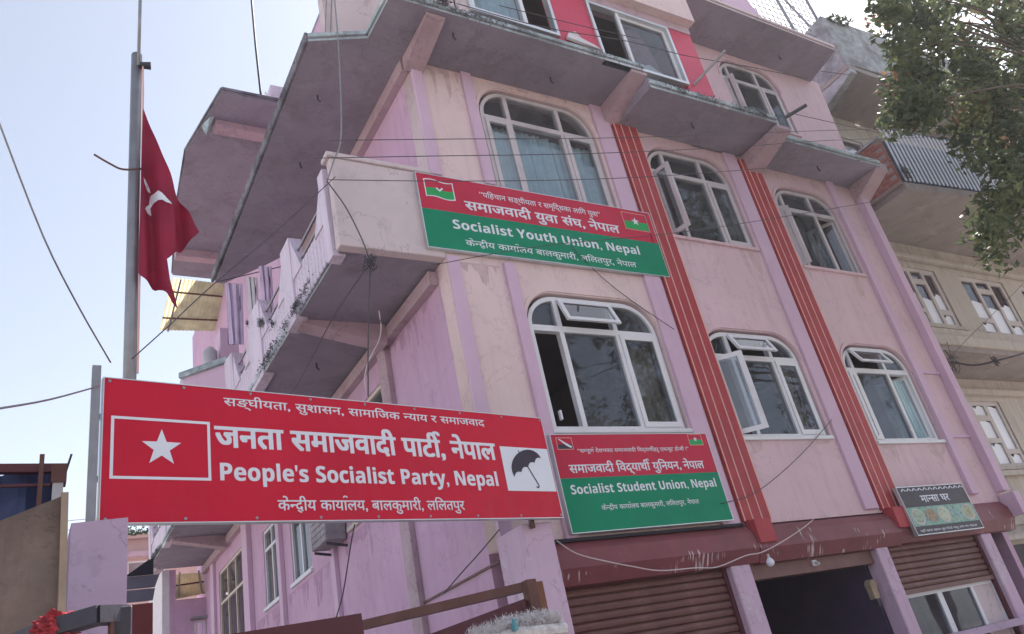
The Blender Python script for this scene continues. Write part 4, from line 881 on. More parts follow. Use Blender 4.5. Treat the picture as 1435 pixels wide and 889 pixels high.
# ------------------------------------------------------------------ roof things
AN = thing('antenna_mast', 'tall thin antenna rod with a small foot on the bulging roof slab', 'antenna')
MB().tube([(-.54, 4.3, 11.92), (-.575, 4.3, 13.3), (-.60, 4.3, 15.5)], .02, 6).build('rod', P_DARKM, AN); MB().tube([(-.52, 4.3, 11.92), (-.46, 4.3, 12.22), (-.38, 4.3, 11.92)], .012, 5).build('foot', P_PINST, AN)
for i, (x, q, lb) in enumerate(((-.99, .22, 'left thin rod rising above the third floor parapet'), (-.93, .24, 'right thin rod rising above the third floor parapet'))):
    MB().tube([(x, .1, 9.03), (x + q * .45, .1, 9.9), (x + q, .1, 11)], .006, 5).build('reinforcement_rod', P_STEEL, label=lb, cat='rod', group='thin rods on the parapet')
MF = thing('mesh_fence', 'wire mesh panel with steel angle frame on the roof against the sky', 'fence')
mp = lambda a, b_: Vector((8.35 + a * 2.3, .3, 12.55 + b_ * 1.9))
MB().bar(mp(-.05, -.1), mp(-.05, 1.2), .05, .05).bar(mp(.55, .0), mp(.45, 1.2), .05, .05).bar(mp(1.05, .0), mp(1.0, 1.2), .05, .05).bar(mp(-.05, .05), mp(1.1, .05), .05, .05).bar(mp(1.1, .05), mp(.4, 1.2), .04, .04).build('frame', P_STEEL, MF)
m = MB()
for i in range(15): m.tube([mp(i / 14, 0), mp(i / 14, 1.2)], .010, 4)
for i in range(15): m.tube([mp(0, i / 14 * 1.2), mp(1, i / 14 * 1.2)], .010, 4)
m.build('wire_mesh', P_STEEL, MF, kind='stuff')
WP={
 'w1':[(-3.899, -2.6, 4.71), (-3.66, -2.2, 4.294), (-3.461, -1.8, 4.11), (-3.249, -1.3, 4.017)],
 'w2':[(-3.772, -3.0, 2.97), (-3.577, -2.2, 3.366), (-3.299, -1.25, 3.88)],
 'w3':[(-3.13, -1.3, 4.047), (-2.892, -1.1, 4.4), (-2.519, -0.8, 4.959), (-1.936, -0.5, 5.723), (-1.216, -0.25, 6.67)],
 'w4':[(-1.004, -0.35, 9.284), (-1.013, -0.3, 8.538), (-1.058, -0.25, 7.631), (-1.096, -0.2, 7.177), (-1.157, -0.12, 6.994), (-1.242, -0.1, 6.744)],
 'w5':[(-1.25, -0.3, 7.086), (-0.175, -0.95, 6.818), (2.056, -1.1, 7.246), (6.259, -1.1, 8.392), (9.657, -1.0, 9.366), (14.169, -1.0, 10.571)],
 'w6':[(-1.435, -0.3, 6.816), (-0.509, -0.9, 6.565), (1.535, -1.1, 6.897), (3.928, -1.1, 7.54), (6.131, -1.1, 8.169), (9.483, -1.0, 9.128), (14.073, -1.0, 10.468)],
 'w7':[(-1.257, -0.12, 6.725), (0.014, -0.5, 6.668), (1.618, -0.9, 6.71), (3.578, -1.0, 7.137), (7.471, -1.1, 8.128)],
 'w8':[(-0.262, -0.15, 5.809), (1.071, -0.3, 6.13), (2.829, -0.5, 6.418), (4.701, -0.6, 6.863), (7.287, -0.9, 7.444)],
 'w9':[(-1.251, -0.1, 6.724), (-1.096, -0.12, 6.418), (-0.977, -0.14, 6.035), (-0.925, -0.15, 5.761)],
 'w10':[(-0.925, -0.15, 5.761), (-0.988, -0.12, 5.278), (-1.042, -0.1, 4.834), (-1.099, -0.1, 4.364)],
 'w11':[(-0.969, -0.15, 5.699), (-1.239, 0.1, 5.303), (-1.393, 0.6, 4.977), (-1.404, 1.2, 4.936)],
 'w12':[(-0.565, 0.6, 5.671), (-0.568, 0.6, 5.465), (-0.644, 0.55, 5.267), (-0.791, 0.5, 5.032), (-0.86, 0.5, 4.834), (-0.862, 0.5, 4.696)],
 'w13':[(1.646, -0.1, 6.34), (2.049, -0.04, 5.98), (2.434, -0.04, 5.673), (2.848, -0.12, 5.302)],
 'w14':[(5.179, -0.05, 4.191), (4.28, -0.06, 3.706), (3.275, -0.13, 3.288), (2.686, -0.13, 3.19)],
 'w15':[(0.438, -0.25, 2.931), (0.627, -0.24, 2.805), (0.934, -0.24, 2.709), (1.203, -0.24, 2.64), (1.524, -0.24, 2.571), (1.954, -0.26, 2.553), (2.232, -0.26, 2.535), (2.622, -0.3, 2.603), (2.867, -0.3, 2.618), (3.307, -0.26, 2.721), (3.764, -0.2, 2.853), (3.996, -0.16, 2.931)],
 'w16':[(11.529, 0.1, 5.562), (10.943, 0.4, 5.513), (10.795, 0.7, 5.568), (10.544, 0.9, 5.711), (10.359, 1.0, 5.766)],
 'w17':[(12.839, 0.0, 7.17), (11.602, 0.2, 6.535), (10.57, 0.5, 5.97), (10.313, 0.9, 5.701)],
 'w18':[(-1.313, 0.0, 3.266), (-1.377, -0.05, 3.111), (-1.5, -0.1, 2.724), (-1.581, -0.12, 2.541)],
 'w19':[(-0.297, -0.55, 2.997), (-0.491, -0.5, 2.835), (-0.641, -0.4, 2.705), (-0.759, -0.3, 2.591)],
 'w20':[(0.214, -0.95, 8.919), (1.352, -1.0, 8.898), (2.766, -1.0, 9.144), (3.81, -1.0, 9.228), (5.023, -1.0, 9.422), (6.564, -1.0, 9.631)],
 'w21':[(0.827, -0.95, 9.122), (2.19, -1.0, 9.175), (2.994, -1.05, 9.211)],
 'w22':[(5.825, -0.9, 8.805), (7.134, -0.9, 8.897), (8.758, -0.7, 9.269)],
 'w23':[(8.535, -0.3, 11.072), (12.57, -0.3, 11.944), (18.281, -0.2, 13.425)],
}
TREE= [(5.97, -2.92, 8.81), (5.74, -2.92, 8.93), (5.39, -3.13, 5.25), (5.85, -3.19, 7.59), (4.0, -3.3, 4.72), (7.41, -2.83, 9.01), (6.65, -3.04, 6.65), (9.05, -2.34, 7.65), (7.22, -2.9, 7.09), (5.36, -3.21, 6.71), (7.75, -2.76, 8.6), (8.11, -2.2, 8.87), (3.85, -3.16, 6.42), (7.1, -2.97, 8.21), (4.9, -3.13, 8.4), (5.57, -3.12, 6.04), (6.32, -2.85, 8.61), (3.54, -3.24, 6.14), (7.22, -3.05, 7.7), (5.19, -3.33, 7.57), (9.68, -2.21, 8.9), (6.61, -2.91, 8.3), (5.67, -3.36, 6.36), (4.76, -3.15, 7.44), (7.56, -2.29, 10.45), (5.21, -2.81, 5.49), (9.98, -2.61, 9.08), (6.65, -2.77, 6.43), (11.6, -2.32, 12.07), (8.01, -3.2, 9.55), (6.93, -2.5, 7.05), (7.86, -3.4, 8.35), (14.64, -2.35, 13.55), (7.44, -2.77, 7.45), (7.54, -2.36, 7.73), (5.91, -2.65, 9.02), (7.49, -2.88, 7.16), (9.16, -3.04, 9.3), (11.46, -2.35, 11.02), (6.65, -2.75, 7.95), (7.01, -3.11, 9.17), (8.9, -2.3, 9.2), (6.43, -2.87, 6.43), (4.68, -3.23, 8.09), (11.58, -2.32, 11.02), (6.71, -3.04, 7.75), (4.66, -3.21, 5.05), (6.44, -2.71, 7.12), (7.57, -2.4, 7.03), (5.63, -2.65, 7.8), (6.76, -2.42, 7.95), (3.61, -3.38, 6.15), (5.68, -2.96, 6.19), (7.71, -2.23, 10.46), (5.7, -3.29, 7.27), (7.28, -2.29, 9.26), (6.82, -2.26, 8.68), (8.05, -2.25, 7.64), (4.35, -3.36, 7.75), (5.09, -3.33, 7.95), (7.29, -2.61, 6.39), (7.25, -2.57, 7.12), (6.62, -2.8, 6.82), (6.74, -3.2, 9.01), (9.03, -2.93, 8.99), (4.01, -3.37, 6.23), (14.46, -2.25, 13.54), (6.87, -2.54, 7.48), (5.54, -3.27, 6.03), (5.52, -3.36, 5.9), (9.26, -2.37, 9.62), (9.25, -2.33, 9.32), (8.53, -2.4, 8.84), (7.3, -2.67, 6.56), (7.97, -2.54, 10.13), (6.44, -3.16, 7.95), (5.09, -3.38, 5.7), (10.26, -2.83, 11.05), (5.77, -3.04, 5.59), (9.96, -2.57, 9.36), (5.07, -3.19, 5.52), (8.13, -2.65, 8.09), (9.3, -2.66, 8.94), (5.02, -3.15, 8.27), (6.3, -3.26, 6.6), (6.73, -2.21, 7.83), (12.94, -2.23, 12.11), (11.04, -2.54, 10.59), (4.02, -3.36, 7.14), (7.26, -2.22, 8.69), (8.83, -2.21, 8.95), (6.91, -2.25, 9.21), (8.04, -2.39, 6.69), (5.32, -2.97, 6.43), (3.94, -3.35, 4.73), (6.29, -2.55, 7.89), (5.5, -3.17, 8.77), (6.24, -2.8, 5.92), (6.07, -3.23, 7.06), (4.86, -2.97, 6.64), (5.56, -3.36, 8.01), (4.73, -3.26, 5.3), (9.96, -2.23, 8.5), (8.08, -2.66, 9.4), (10.1, -2.88, 11.01), (7.77, -3.35, 8.83), (4.98, -2.88, 7.58), (5.41, -2.59, 7.69), (7.95, -2.36, 8.54), (3.42, -3.26, 5.99), (9.13, -2.21, 7.64), (10.51, -2.42, 11.48), (13.52, -2.27, 12.59), (6.83, -2.75, 6.66), (6.66, -2.83, 9.45), (9.74, -2.83, 9.62), (3.58, -3.4, 6.11), (10.67, -2.88, 10.87), (11.23, -2.39, 10.05), (8.09, -2.63, 10.01), (9.41, -2.88, 10.44), (6.65, -2.49, 9.54), (4.89, -3.07, 7.12), (11.34, -2.25, 11.84), (5.64, -3.03, 6.97), (4.8, -2.62, 6.85), (5.83, -2.72, 6.57), (5.21, -3.02, 7.42), (4.66, -3.15, 7.07), (7.97, -3.29, 8.75), (6.53, -3.11, 8.17), (5.51, -2.52, 7.31), (7.79, -2.45, 10.11), (4.16, -3.39, 7.84), (8.39, -2.23, 7.67), (6.27, -2.58, 7.93), (6.66, -2.81, 6.72), (5.92, -3.3, 6.96), (4.89, -3.37, 7.41), (6.33, -2.85, 8.9), (5.12, -3.02, 5.45), (6.18, -2.3, 5.58), (7.15, -2.54, 6.38), (7.81, -2.65, 7.09), (8.91, -3.0, 8.71), (5.85, -2.83, 8.43), (6.88, -2.39, 7.92), (8.23, -2.51, 7.89), (5.88, -2.97, 8.53), (7.06, -3.35, 7.68), (5.61, -3.33, 7.39), (11.25, -2.66, 11.41), (6.68, -2.82, 9.73), (9.79, -2.64, 8.99), (5.43, -2.81, 7.97), (8.82, -2.38, 10.72), (5.54, -2.53, 5.41), (7.51, -2.42, 6.57), (9.45, -3.23, 9.78), (5.51, -2.36, 7.38), (11.3, -2.29, 10.14), (11.22, -2.47, 10.89), (7.51, -2.75, 7.92), (4.9, -3.17, 5.86), (5.88, -3.31, 6.27), (6.73, -2.85, 9.32), (10.71, -2.43, 10.53), (9.01, -2.31, 9.51), (7.23, -2.76, 7.43), (4.99, -2.96, 8.05), (7.77, -2.3, 8.77), (5.47, -2.82, 5.67), (6.98, -2.61, 9.48), (7.98, -2.81, 7.38), (3.8, -3.19, 6.5), (6.79, -2.84, 8.84), (6.84, -3.07, 7.89), (7.69, -3.34, 8.88), (6.9, -2.95, 7.41), (5.86, -2.71, 7.61), (6.97, -2.83, 9.14), (4.56, -2.97, 4.77), (11.54, -2.48, 11.41), (12.17, -2.58, 12.06), (8.53, -2.29, 7.66), (8.75, -2.52, 9.29), (3.73, -3.33, 6.33), (5.81, -3.08, 6.96), (6.88, -2.86, 6.98), (12.16, -2.38, 11.27)]
# ------------------------------------------------------------------ neighbouring building on the right
NB = thing('beige_building', 'weathered beige building on the right with grey framed windows and a ribbed balcony railing', 'building')
Y2 = 1.2
def nwin(cells, x0, x1, z0, z1, y, parent=NB):
    W = link('window', wall_y([rect(x0, x1, z0, z1)] + [rect(*c) for c in cells], y + .03, .08), P_FRAMEN, parent)
    for q, c in enumerate(cells):
        link('pane', wall_y([rect(*c)], y + .07, .006), G_SKY, W)
        hh = c[3] - c[2]; film = 1.0 if hh < .32 else (.62 if q % 2 else .45)  # film: share of pane height taken by the painted sky reflection
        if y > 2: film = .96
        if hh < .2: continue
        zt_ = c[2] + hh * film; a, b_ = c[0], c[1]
        link('painted_sky_reflection', wall_y([[(a, c[2]), (b_, c[2]), (b_, zt_ - .02), (a + (b_ - a) * .6, zt_ + .02), (a + (b_ - a) * .35, zt_ - .06 if q % 3 else zt_ + .03), (a, zt_ + .01)]], y + .064, .004), P_SWHT, W)  # white sheet stands in for bright sky reflected in the pane
    MB().box(x0 - .06, x1 + .06, y - .06, y + .04, z0 - .07, z0).build('sill', P_NEIGH, W)
    return W
P_FRAMEN = paint('window_grey_beige', (.52, .47, .46), var=.08, dirt=.3, dirtcol=(.25, .2, .19))
G_SKY = glass_mat('mirror_glass', (.35, .36, .38), .03)
G_SKY.node_tree.nodes['Fresnel'].inputs[0].default_value = 8.0
wins = [(10.75, 12.12, 6.68, 8.02), (12.98, 14.72, 6.62, 8.02), (15.4, 17.0, 6.62, 8.02)]
link('wall', wall_y([rect(8.43, 18, 6.2, 8.60)] + [rect(*q) for q in wins], Y2, .25), P_NEIGH, NB)
for x0, x1, z0, z1 in wins:
    w3 = (x1 - x0 - .08) / 3; cs = []
    for i in range(3):
        a = x0 + .07 + i * w3; b_ = a + w3 - .10
        if i == 0: cs += [(a, b_, z0 + .40, z1 - .10), (a, b_, z0 + .08, z0 + .30)]
        elif i == 1: cs += [(a, b_ + .03, z1 - .24, z1 - .07), (a, b_ + .03, z0 + .08, z1 - .36)]
        else: cs += [(a + .03, b_, z0 + .42, z1 - .10), (a + .03, b_, z0 + .08, z0 + .30)]
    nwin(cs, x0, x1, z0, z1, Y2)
# projecting ledges and slabs
MB().box(8.44, 18, 1.02, 1.19, 6.36, 6.52, .01).box(8.44, 18, .94, 1.19, 6.12, 6.33, .01).build('ledge', P_NEIGH, NB)
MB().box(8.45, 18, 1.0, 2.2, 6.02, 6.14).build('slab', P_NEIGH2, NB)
MB().box(8.44, 18, 1.08, 1.19, 8.16, 8.26, .01).build('ledge', P_NEIGH, NB)
wl = [(12.3, 13.95, 4.10, 5.52), (15.0, 16.6, 4.1, 5.5)]
link('wall', wall_y([rect(8.43, 18, 2.7, 6.02)] + [rect(*q) for q in wl], 2.1, .25), P_NEIGH, NB)
for x0, x1, z0, z1 in wl:
    cs = [(x0 + .08, x0 + .50, z1 - .30, z1 - .08), (x0 + .62, x0 + 1.05, z1 - .30, z1 - .08), (x0 + .08, x0 + .50, z0 + .60, z1 - .42), (x0 + .62, x0 + 1.05, z0 + .62, z1 - .42), (x0 + .08, x0 + .50, z0 + .08, z0 + .50), (x0 + .62, x0 + 1.05, z0 + .08, z0 + .52), (x0 + 1.17, x1 - .1, z0 + .38, z1 - .08), (x0 + 1.17, x1 - .1, z0 + .08, z0 + .28)]
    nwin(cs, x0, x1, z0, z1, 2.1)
MB().box(8.5, 18, 1.98, 2.099, 3.90, 4.0).box(8.5, 18, 1.98, 2.099, 5.62, 5.74).build('ledge', P_NEIGH, NB)
MB().box(8.50, 18, 1.9, 2.3, 2.95, 3.08).box(8.50, 18, 1.6, 2.3, 2.66, 2.74).build('ledge', P_NEIGH, NB)
m_ = link('wall', wall_y([rect(8.5, 18, 2.72, 2.95)], 1.95, .2), P_NEIGH, NB)
MB().box(8.5, 18, 3.2, 3.3, 0, 3).build('shop_wall', P_BLACK, NB); MB().box(8.45, 8.5, .3, 3.2, 0, 3).build('shop_wall', P_BLACK, NB)
MB().box(10.0, 10.16, 1.5, 1.6, 2.0, 2.4).build('hanging_plate', P_BOUND, NB)
# third floor balcony
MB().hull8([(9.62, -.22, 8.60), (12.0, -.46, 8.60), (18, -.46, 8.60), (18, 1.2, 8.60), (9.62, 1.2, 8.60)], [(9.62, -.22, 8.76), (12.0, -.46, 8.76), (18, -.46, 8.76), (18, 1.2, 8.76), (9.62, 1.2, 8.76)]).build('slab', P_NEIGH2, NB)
bs = MB().box(9.50, 9.60, -.20, 1.2, 8.72, 9.74).build('brick_wall', P_MORT, NB)
src = None
for j in range(12):
    for i in range(6):
        y = -.20 + (i + (.5 if j % 2 else 0)) * .225; z = 8.76 + j * .081
        if y > 1.0: continue
        if src is None: src = MB().box(9.488, 9.61, 0, .212, 0, .068, .004).build('brick', P_BRICK, bs); o = src
        else: o = src.copy(); COL.objects.link(o)
        o.location = (random.uniform(-.006, .006), y, z)
src = None
for j in range(12):     # face of the return wall toward the street
    if src is None: src = MB().box(9.51, 9.60, -.215, -.19, 0, .068, .004).build('brick', P_BRICK, bs); o = src
    else: o = src.copy(); COL.objects.link(o)
    o.location = (0, random.uniform(-.004, .004), 8.76 + j * .081)
MB().box(9.47, 9.63, -.24, 1.2, 9.74, 9.79).build('coping', P_CONC, bs)
RL = MB().hull8([(9.62, -.22, 10.02), (12.0, -.47, 10.04), (12.0, -.43, 10.04), (9.62, -.18, 10.02)], [(9.62, -.22, 10.06), (12.0, -.47, 10.08), (12.0, -.43, 10.08), (9.62, -.18, 10.06)]).box(12.0, 18, -.47, -.43, 10.04, 10.08).build('railing', P_DARKM, NB)
src = None
x = 9.70
while x < 15.5:
    y = -.23 - min(1, (x - 9.62) / 2.38) * .24
    if src is None: src = MB().box(-.024, .024, -.010, .010, 8.80, 10.02).build('railing_slat', paint('railing_white', (.62, .64, .72), var=.15, scale=5, rough=.4), RL); o = src
    else: o = src.copy(); COL.objects.link(o)
    o.location = (x, y, random.uniform(-.01, .01)); x += .115
MB().hull8([(9.64, -.15, 8.8), (12.0, -.39, 8.8), (12.0, -.37, 8.8), (9.64, -.13, 8.8)], [(9.64, -.15, 9.8), (12.0, -.39, 9.8), (12.0, -.37, 9.8), (9.64, -.13, 9.8)]).box(12.0, 16, -.39, -.37, 8.8, 9.8).build('painted_shade_sheet', P_TARP, RL)  # dark sheet added to stand in for shade behind the open bars
link('wall', wall_y([rect(8.6, 18, 8.76, 11.9), rect(11.0, 11.9, 10.2, 11.4), rect(13.0, 14.5, 10.0, 11.4)], Y2 + .02, .2), P_NEIGH, NB)
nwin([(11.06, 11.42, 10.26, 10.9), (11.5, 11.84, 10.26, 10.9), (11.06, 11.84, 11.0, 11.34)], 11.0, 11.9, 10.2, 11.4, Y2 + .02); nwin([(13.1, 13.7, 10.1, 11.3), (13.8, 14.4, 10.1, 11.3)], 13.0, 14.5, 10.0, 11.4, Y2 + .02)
link('wall', wall_y([rect(10.4, 18, 11.9, 13.4), rect(12.0, 12.6, 11.95, 12.55)], Y2 + .02, .2), P_NEIGH, NB)
# weathered roof parapet with its raking side
MB().hull8([(10.28, .0, 12.12), (18, -.3, 12.25), (18, .12, 12.25), (10.28, .12, 12.12)], [(10.24, .0, 13.50), (18, -.3, 13.5), (18, .12, 13.5), (10.24, .12, 13.50)]).build('roof_parapet', P_CONC, NB)
MB().hull8([(10.27, .02, 12.10), (10.27, 1.25, 12.10), (10.36, 1.25, 12.10), (10.36, .02, 12.10)], [(10.23, .02, 13.5), (10.23, 1.25, 13.35), (10.36, 1.25, 13.35), (10.36, .02, 13.5)]).build('roof_parapet', P_CONC, NB)
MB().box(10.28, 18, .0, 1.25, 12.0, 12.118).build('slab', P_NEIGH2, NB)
MB().hull8([(10.30, .0, 11.9), (10.5, .0, 11.9), (10.5, 1.2, 11.5), (10.30, 1.2, 11.5)], [(10.30, .0, 12.0), (10.5, .0, 12.0), (10.5, 1.2, 12.0), (10.30, 1.2, 12.0)]).build('beam', P_CONC, NB)
link('roof_plants', bush(10.4, 11.1, .02, 13.40, .07, 160), P_LEAF[2], None, 'small weeds growing on the weathered roof parapet on the right', 'weeds', kind='stuff')
# ------------------------------------------------------------------ foreground ironwork at the bottom edge
GF = thing('gate_frame', 'dark square steel gate frame in the bottom left corner with red cloth on it', 'gate')
MB().bar((-3.80, -3.25, 2.047), (-3.57, -3.60, 2.067), .05, .045).bar((-3.57, -3.60, 2.067), (-3.452, -3.705, 2.072), .05, .045).bar((-3.47, -3.70, 2.072), (-3.395, -3.655, 2.074), .05, .045).build('top_bar', P_DARKM, GF)
MB().box(-3.425, -3.375, -3.69, -3.64, .1, 2.092, .004).build('upright', P_DARKM, GF)
MB().box(-3.43, -3.42, -3.70, -3.63, .1, 2.072).build('hinge_strip', P_BROWN, GF)
random.seed(8)
bm = bmesh.new(); bmesh.ops.create_icosphere(bm, subdivisions=4, radius=1.0)
for v in bm.verts:
    c = v.co.copy(); n = 1 + .22 * math.sin(c.x * 9 + c.z * 7) * math.sin(c.y * 8 + 1) + .12 * math.sin(c.z * 23 + c.x * 5) + random.uniform(-.05, .05)
    v.co = Vector((c.x * .055 * n, c.y * .05 * n, c.z * .042 * n))
me = bpy.data.meshes.new('knot'); bm.to_mesh(me); bm.free(); xf(me, lambda c: c + Vector((-3.555, -3.60, 2.067)))
RC = thing('red_cloth', 'bright red cloth knotted round the dark gate frame', 'cloth')
link('knot', me, P_CLOTHR, RC)
RC2 = MB()
for q in range(5): RC2.tube(spline([(-3.555 + random.gauss(0, .012), -3.60, 2.10 + random.gauss(0, .01)), (-3.55 + random.gauss(0, .03), -3.61, 2.075 + random.gauss(0, .02)), (-3.55 + random.gauss(0, .035), -3.61, 2.03 + random.gauss(0, .012))], 3), [.012, .014, .013, .012, .010, .009, .006], 6)
RC2.build('cloth_ends', P_CLOTHR, RC)
CF = thing('cart_frame', 'brown steel frame rising to a corner post at the bottom, white fringe below', 'frame')
MB().bar((-2.62, -1.66, 2.185), (-1.40, -2.62, 2.19), .045, .045).build('top_rail', P_BROWN, CF)
MB().bar((-3.35, -2.64, 2.07), (-2.33, -2.64, 2.10), .03, .11).build('flat_beam', P_MAROON, CF)
MB().box(-1.455, -1.395, -2.66, -2.60, .2, 2.215, .004).build('corner_post', P_BROWN, CF); MB().box(-1.395, -1.355, -2.65, -2.58, .2, 2.20).build('corner_angle', paint('rust_brown', (.20, .085, .05), var=.2, scale=9), CF)
MB().bar((-2.1, -1.9, 2.01), (-1.47, -2.64, 2.10), .03, .05).bar((-1.95, -2.62, 1.99), (-1.45, -2.62, 2.09), .03, .06).build('brace', P_MAROON, CF)
MB().bar((-2.42, -2.5, 2.03), (-2.38, -2.5, 2.12), .05, .09).build('clamp', P_DARKM, CF)
V, F = [], []
for i in range(5200):
    t = random.random(); c = Vector((-1.86 + t * .50, -2.74 + random.gauss(0, .025), 1.975 + t * .035 + .018 * math.sin(t * 3.1) + random.gauss(0, .016) - .03 * max(0, t - .85) * 6)); d = Vector((random.gauss(0, .6), random.gauss(0, .4), abs(random.gauss(.5, .6)))).normalized() * random.uniform(.010, .026); e = Vector([random.gauss(0, 1) for _ in range(3)]).normalized() * .0016
    k = len(V); V += [c - d * .4, c + e, c + d, c - e]; F.append((k, k + 1, k + 2, k + 3))
me = bpy.data.meshes.new('fringe'); me.from_pydata(V, [], F); me.update()
FRG = link('white_fringe', me, P_FRIN, None, 'shaggy white fringe hanging from the brown frame at the bottom edge', 'fringe', kind='stuff')
MB().tube([(-1.92, -2.74, 1.93), (-1.62, -2.74, 1.965), (-1.34, -2.74, 1.95)], .03, 8).build('fringe_roll', P_FRIN, CF)
MB().box(-1.655, -1.635, -2.80, -2.77, 1.97, 2.02).build('teal_tie', P_TEAL, CF)
# ------------------------------------------------------------------ cables
LB = {'w1': 'thin wire running down the sky to the left post of the party sign', 'w2': 'thin wire crossing low from the left edge to the party sign post', 'w3': 'taut wire from the flagpole foot up across the balcony soffit',
 'w4': 'grey drop cable hanging from the top slab to the balcony corner', 'w5': 'uppermost wire crossing the top arched window', 'w6': 'second wire crossing the top arched window', 'w7': 'wire from the balcony corner crossing above the youth union sign', 'w8': 'wire crossing the lower half of the youth union sign',
 'w9': 'black cable drooping over the balcony parapet to a knot', 'w10': 'black cable dropping straight from the knot under the balcony', 'w11': 'black cable slanting left from the knot under the balcony', 'w12': 'pale wavy cable hanging below the side balcony', 'w13': 'dark cable from under the youth union sign to the first red band',
 'w14': 'thin cable sagging across the wall below the middle arched window', 'w15': 'pale cable looping along the maroon shutter housings', 'w16': 'thick black cable under the beige building ledge', 'w17': 'thin wire rising right across the beige building windows', 'w18': 'black cable falling from the dusty wall unit', 'w19': 'black wire slanting beside the corner pillar',
 'w20': 'long wire sweeping across the red third floor wall', 'w21': 'short wire crossing the open third floor window', 'w22': 'wire from the slab corner toward the tree', 'w23': 'wire disappearing into the leafy tree'}
RAD = {'w3': .0045, 'w5': .0045, 'w6': .0045, 'w7': .0045, 'w8': .0045, 'w11': .005, 'w17': .0045, 'w4': .009, 'w9': .007, 'w10': .007, 'w12': .006, 'w15': .006, 'w16': .018, 'w1': .005, 'w2': .005, 'w14': .005, 'w13': .005, 'w20': .006}
for k_, pts in WP.items():
    mt = P_WIREW if k_ in ('w12', 'w15') else (P_STEEL if k_ in ('w4', 'w1', 'w2') else P_WIRE)
    MB().tube(spline(pts, 4), RAD.get(k_, .0055), 5).build('cable', mt, label=LB[k_], cat='cable', smooth=True)
def knot(c, r, lb):
    m = MB(); random.seed(len(lb)); c = Vector(c)
    for i in range(9):
        p = [c + Vector((random.gauss(0, r), random.gauss(0, r * .4), random.gauss(0, r))) for _ in range(4)]; m.tube(spline(p, 3), .007, 4)
    m.build('cable_knot', P_WIRE, label=lb, cat='cable knot')
knot(WP['w9'][-1], .045, 'tangle of black cable under the side balcony corner'); knot(WP['w16'][-2], .13, 'tangle of black cable at the corner of the beige building'); knot((.10, -.86, 9.02), .05, 'tangle of black wire at the upper left slab corner'); knot((9.75, -.3, 8.95), .07, 'tangle of black wire at the left end of the ribbed railing')
knot(WP['w16'][1], .05, 'small tangle of black cable under the beige ledge')
# ------------------------------------------------------------------ trees
def leaf_cloud(centres, n, r, lsize, seed):
    random.seed(seed); V, F, M = [], [], []
    for cx, cy, cz in centres:
        k = random.choice((0, 0, 1, 2, 2)) if random.random() < .93 else 3
        droop = random.uniform(-.3, .2)
        for i in range(n):
            d = Vector([random.gauss(0, 1) for _ in range(3)]); d = d.normalized() * r * random.random() ** .45
            c = Vector((cx, cy, cz)) + d; c.z += droop * d.length
            a = Vector((random.gauss(0, 1), random.gauss(0, 1), random.gauss(-.5, .5))).normalized()
            b_ = a.cross(Vector([random.gauss(0, 1) for _ in range(3)])).normalized(); s = lsize * random.uniform(.6, 1.25)
            q = len(V); fold = a.cross(b_) * s * .12
            V += [c - a * s, c + b_ * s * .42 + fold, c + a * s, c - b_ * s * .42 + fold]
            F.append((q, q + 1, q + 2)); F.append((q, q + 2, q + 3)); mi = k if random.random() < .75 else random.choice((0, 1, 2)); M += [mi, mi]
    me = bpy.data.meshes.new('crown'); me.from_pydata(V, [], F); me.polygons.foreach_set('material_index', M)
    for m in P_LEAF: me.materials.append(m)
    me.update(); return me
T1 = thing('street_tree', 'leafy green tree reaching in at the upper right in front of the beige building', 'tree')
random.seed(21)
extra = []
for i in range(150):
    a = random.uniform(0, 6.28); rr = 3.2 * random.random() ** .5
    extra.append((12.2 + rr * math.cos(a) * 1.1, -3.6 + rr * math.sin(a) * .8, 9.6 + random.gauss(0, 1.5)))
extra = [e for e in extra if not ((e[0] < 9.5 and e[2] > 3) or e[0] < 9.0)]
link('crown', leaf_cloud(TREE, 64, .22, .062, 3), None, T1, kind='stuff')
link('crown', leaf_cloud(extra, 90, .5, .07, 4), None, T1, kind='stuff')
TB = Vector((11.6, -3.6, 0))
tr = MB().tube(spline([TB, TB + Vector((.1, 0, 2.5)), TB + Vector((-.1, .05, 5.0)), TB + Vector((-.3, .1, 7.5)), TB + Vector((.1, .1, 10.5))], 4), [.28 - .22 * i / 16 for i in range(17)], 9).build('trunk', P_BARK, T1, smooth=True)
m = MB()
for i in range(0, len(TREE), 4):
    c = Vector(TREE[i]); s = TB + Vector((-.2, .05, random.uniform(6.0, 8.2))); mid = s.lerp(c, .55) + Vector((0, 0, .35 + random.uniform(-.15, .25)))
    pts = spline([s, mid, c], 4); m.tube(pts, [.032 - .027 * j / 8 for j in range(9)], 5)
for i in range(0, len(extra), 8):
    c = Vector(extra[i]); s = TB + Vector((-.1, .05, random.uniform(5.5, 8.5))); mid = s.lerp(c, .55) + Vector((0, 0, .3)); m.tube(spline([s, mid, c], 3), [.07 - .06 * j / 6 for j in range(7)], 5)
m.build('branches', P_BARK, T1, smooth=True)
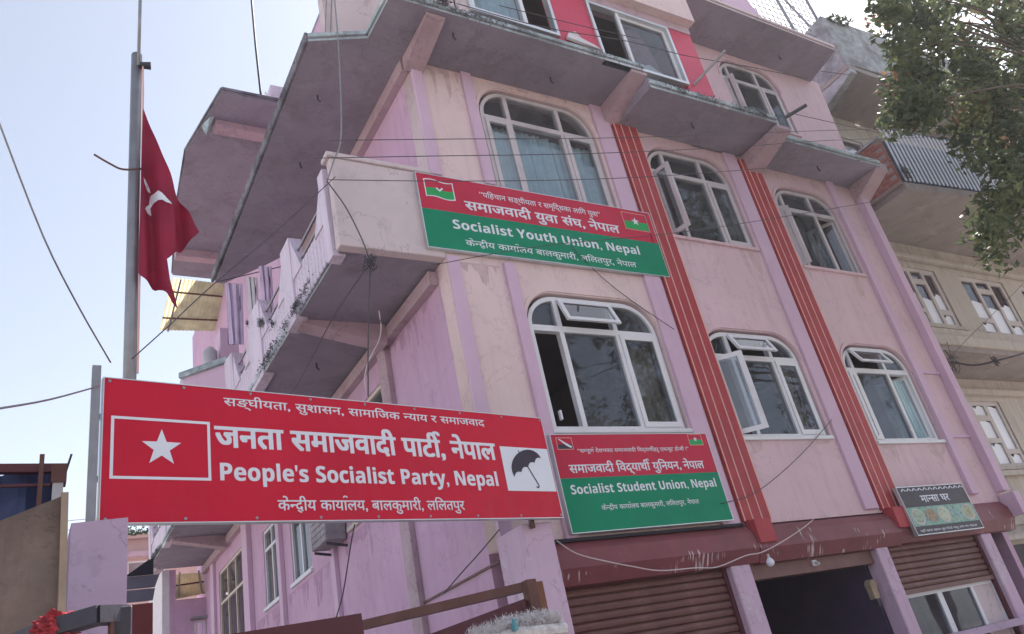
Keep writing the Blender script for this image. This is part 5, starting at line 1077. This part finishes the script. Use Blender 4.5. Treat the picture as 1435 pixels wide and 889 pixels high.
def far_tree(x, y, h, w_, seed, lb):
    T = thing('street_tree', lb, 'tree'); random.seed(seed); cs = []
    for i in range(130):
        a = random.uniform(0, 6.28); e = random.uniform(-1, 1); rr = random.random() ** .4
        cs.append((x + w_ * rr * math.cos(a) * math.sqrt(1 - e * e), y + w_ * .8 * rr * math.sin(a) * math.sqrt(1 - e * e), h * .62 + h * .36 * rr * e))
    link('crown', leaf_cloud(cs, 55, .75, .16, seed), None, T, kind='stuff')
    MB().tube([(x, y, 0), (x + .2, y, h * .35), (x, y + .1, h * .8)], [.3, .22, .08], 8).build('trunk', P_BARK, T, smooth=True)
far_tree(3.5, -19, 11, 3.6, 31, 'tree across the road whose leaves show in the window reflections')
far_tree(12.5, -17, 13, 4.0, 32, 'taller tree across the road farther right, seen only in reflections')
# building across the road: unseen, added for the windows to reflect
OB = thing('opposite_building', 'plain rendered building added across the road, unseen behind the viewer, for window reflections', 'building')
link('wall', wall_y([rect(-14, -1.5, 0, 8)] + [rect(-13 + i * 2.4, -11.6 + i * 2.4, 1 + j * 3, 2.5 + j * 3) for i in range(5) for j in range(2)], -22, .3), P_ORNG, OB)
MB().box(-14, -1.5, -30, -29.7, 0, 8).build('wall', P_ORNG, OB); MB().box(-14.2, -1.3, -30, -21.6, 8, 8.25).build('roof', P_CONC, OB)
for i in range(5):
    for j in range(2): link('pane', wall_y([rect(-13 + i * 2.4, -11.6 + i * 2.4, 1 + j * 3, 2.5 + j * 3)], -22.1, .02), G_DUSTY, OB)
# ------------------------------------------------------------------ thin dusty air
hm = bpy.data.materials.new('dusty_air'); hm.use_nodes = True; ht = hm.node_tree; ht.nodes.clear()
ho = ht.nodes.new('ShaderNodeOutputMaterial'); hv = ht.nodes.new('ShaderNodeVolumePrincipled'); hv.inputs['Density'].default_value = 0.0012; hv.inputs['Color'].default_value = (.88, .89, .94, 1); hv.inputs['Anisotropy'].default_value = 0.3
ht.links.new(hv.outputs[0], ho.inputs['Volume'])
MB().box(-310, 310, -310, 410, -1.5, 17.5).build('haze', hm, kind='stuff')
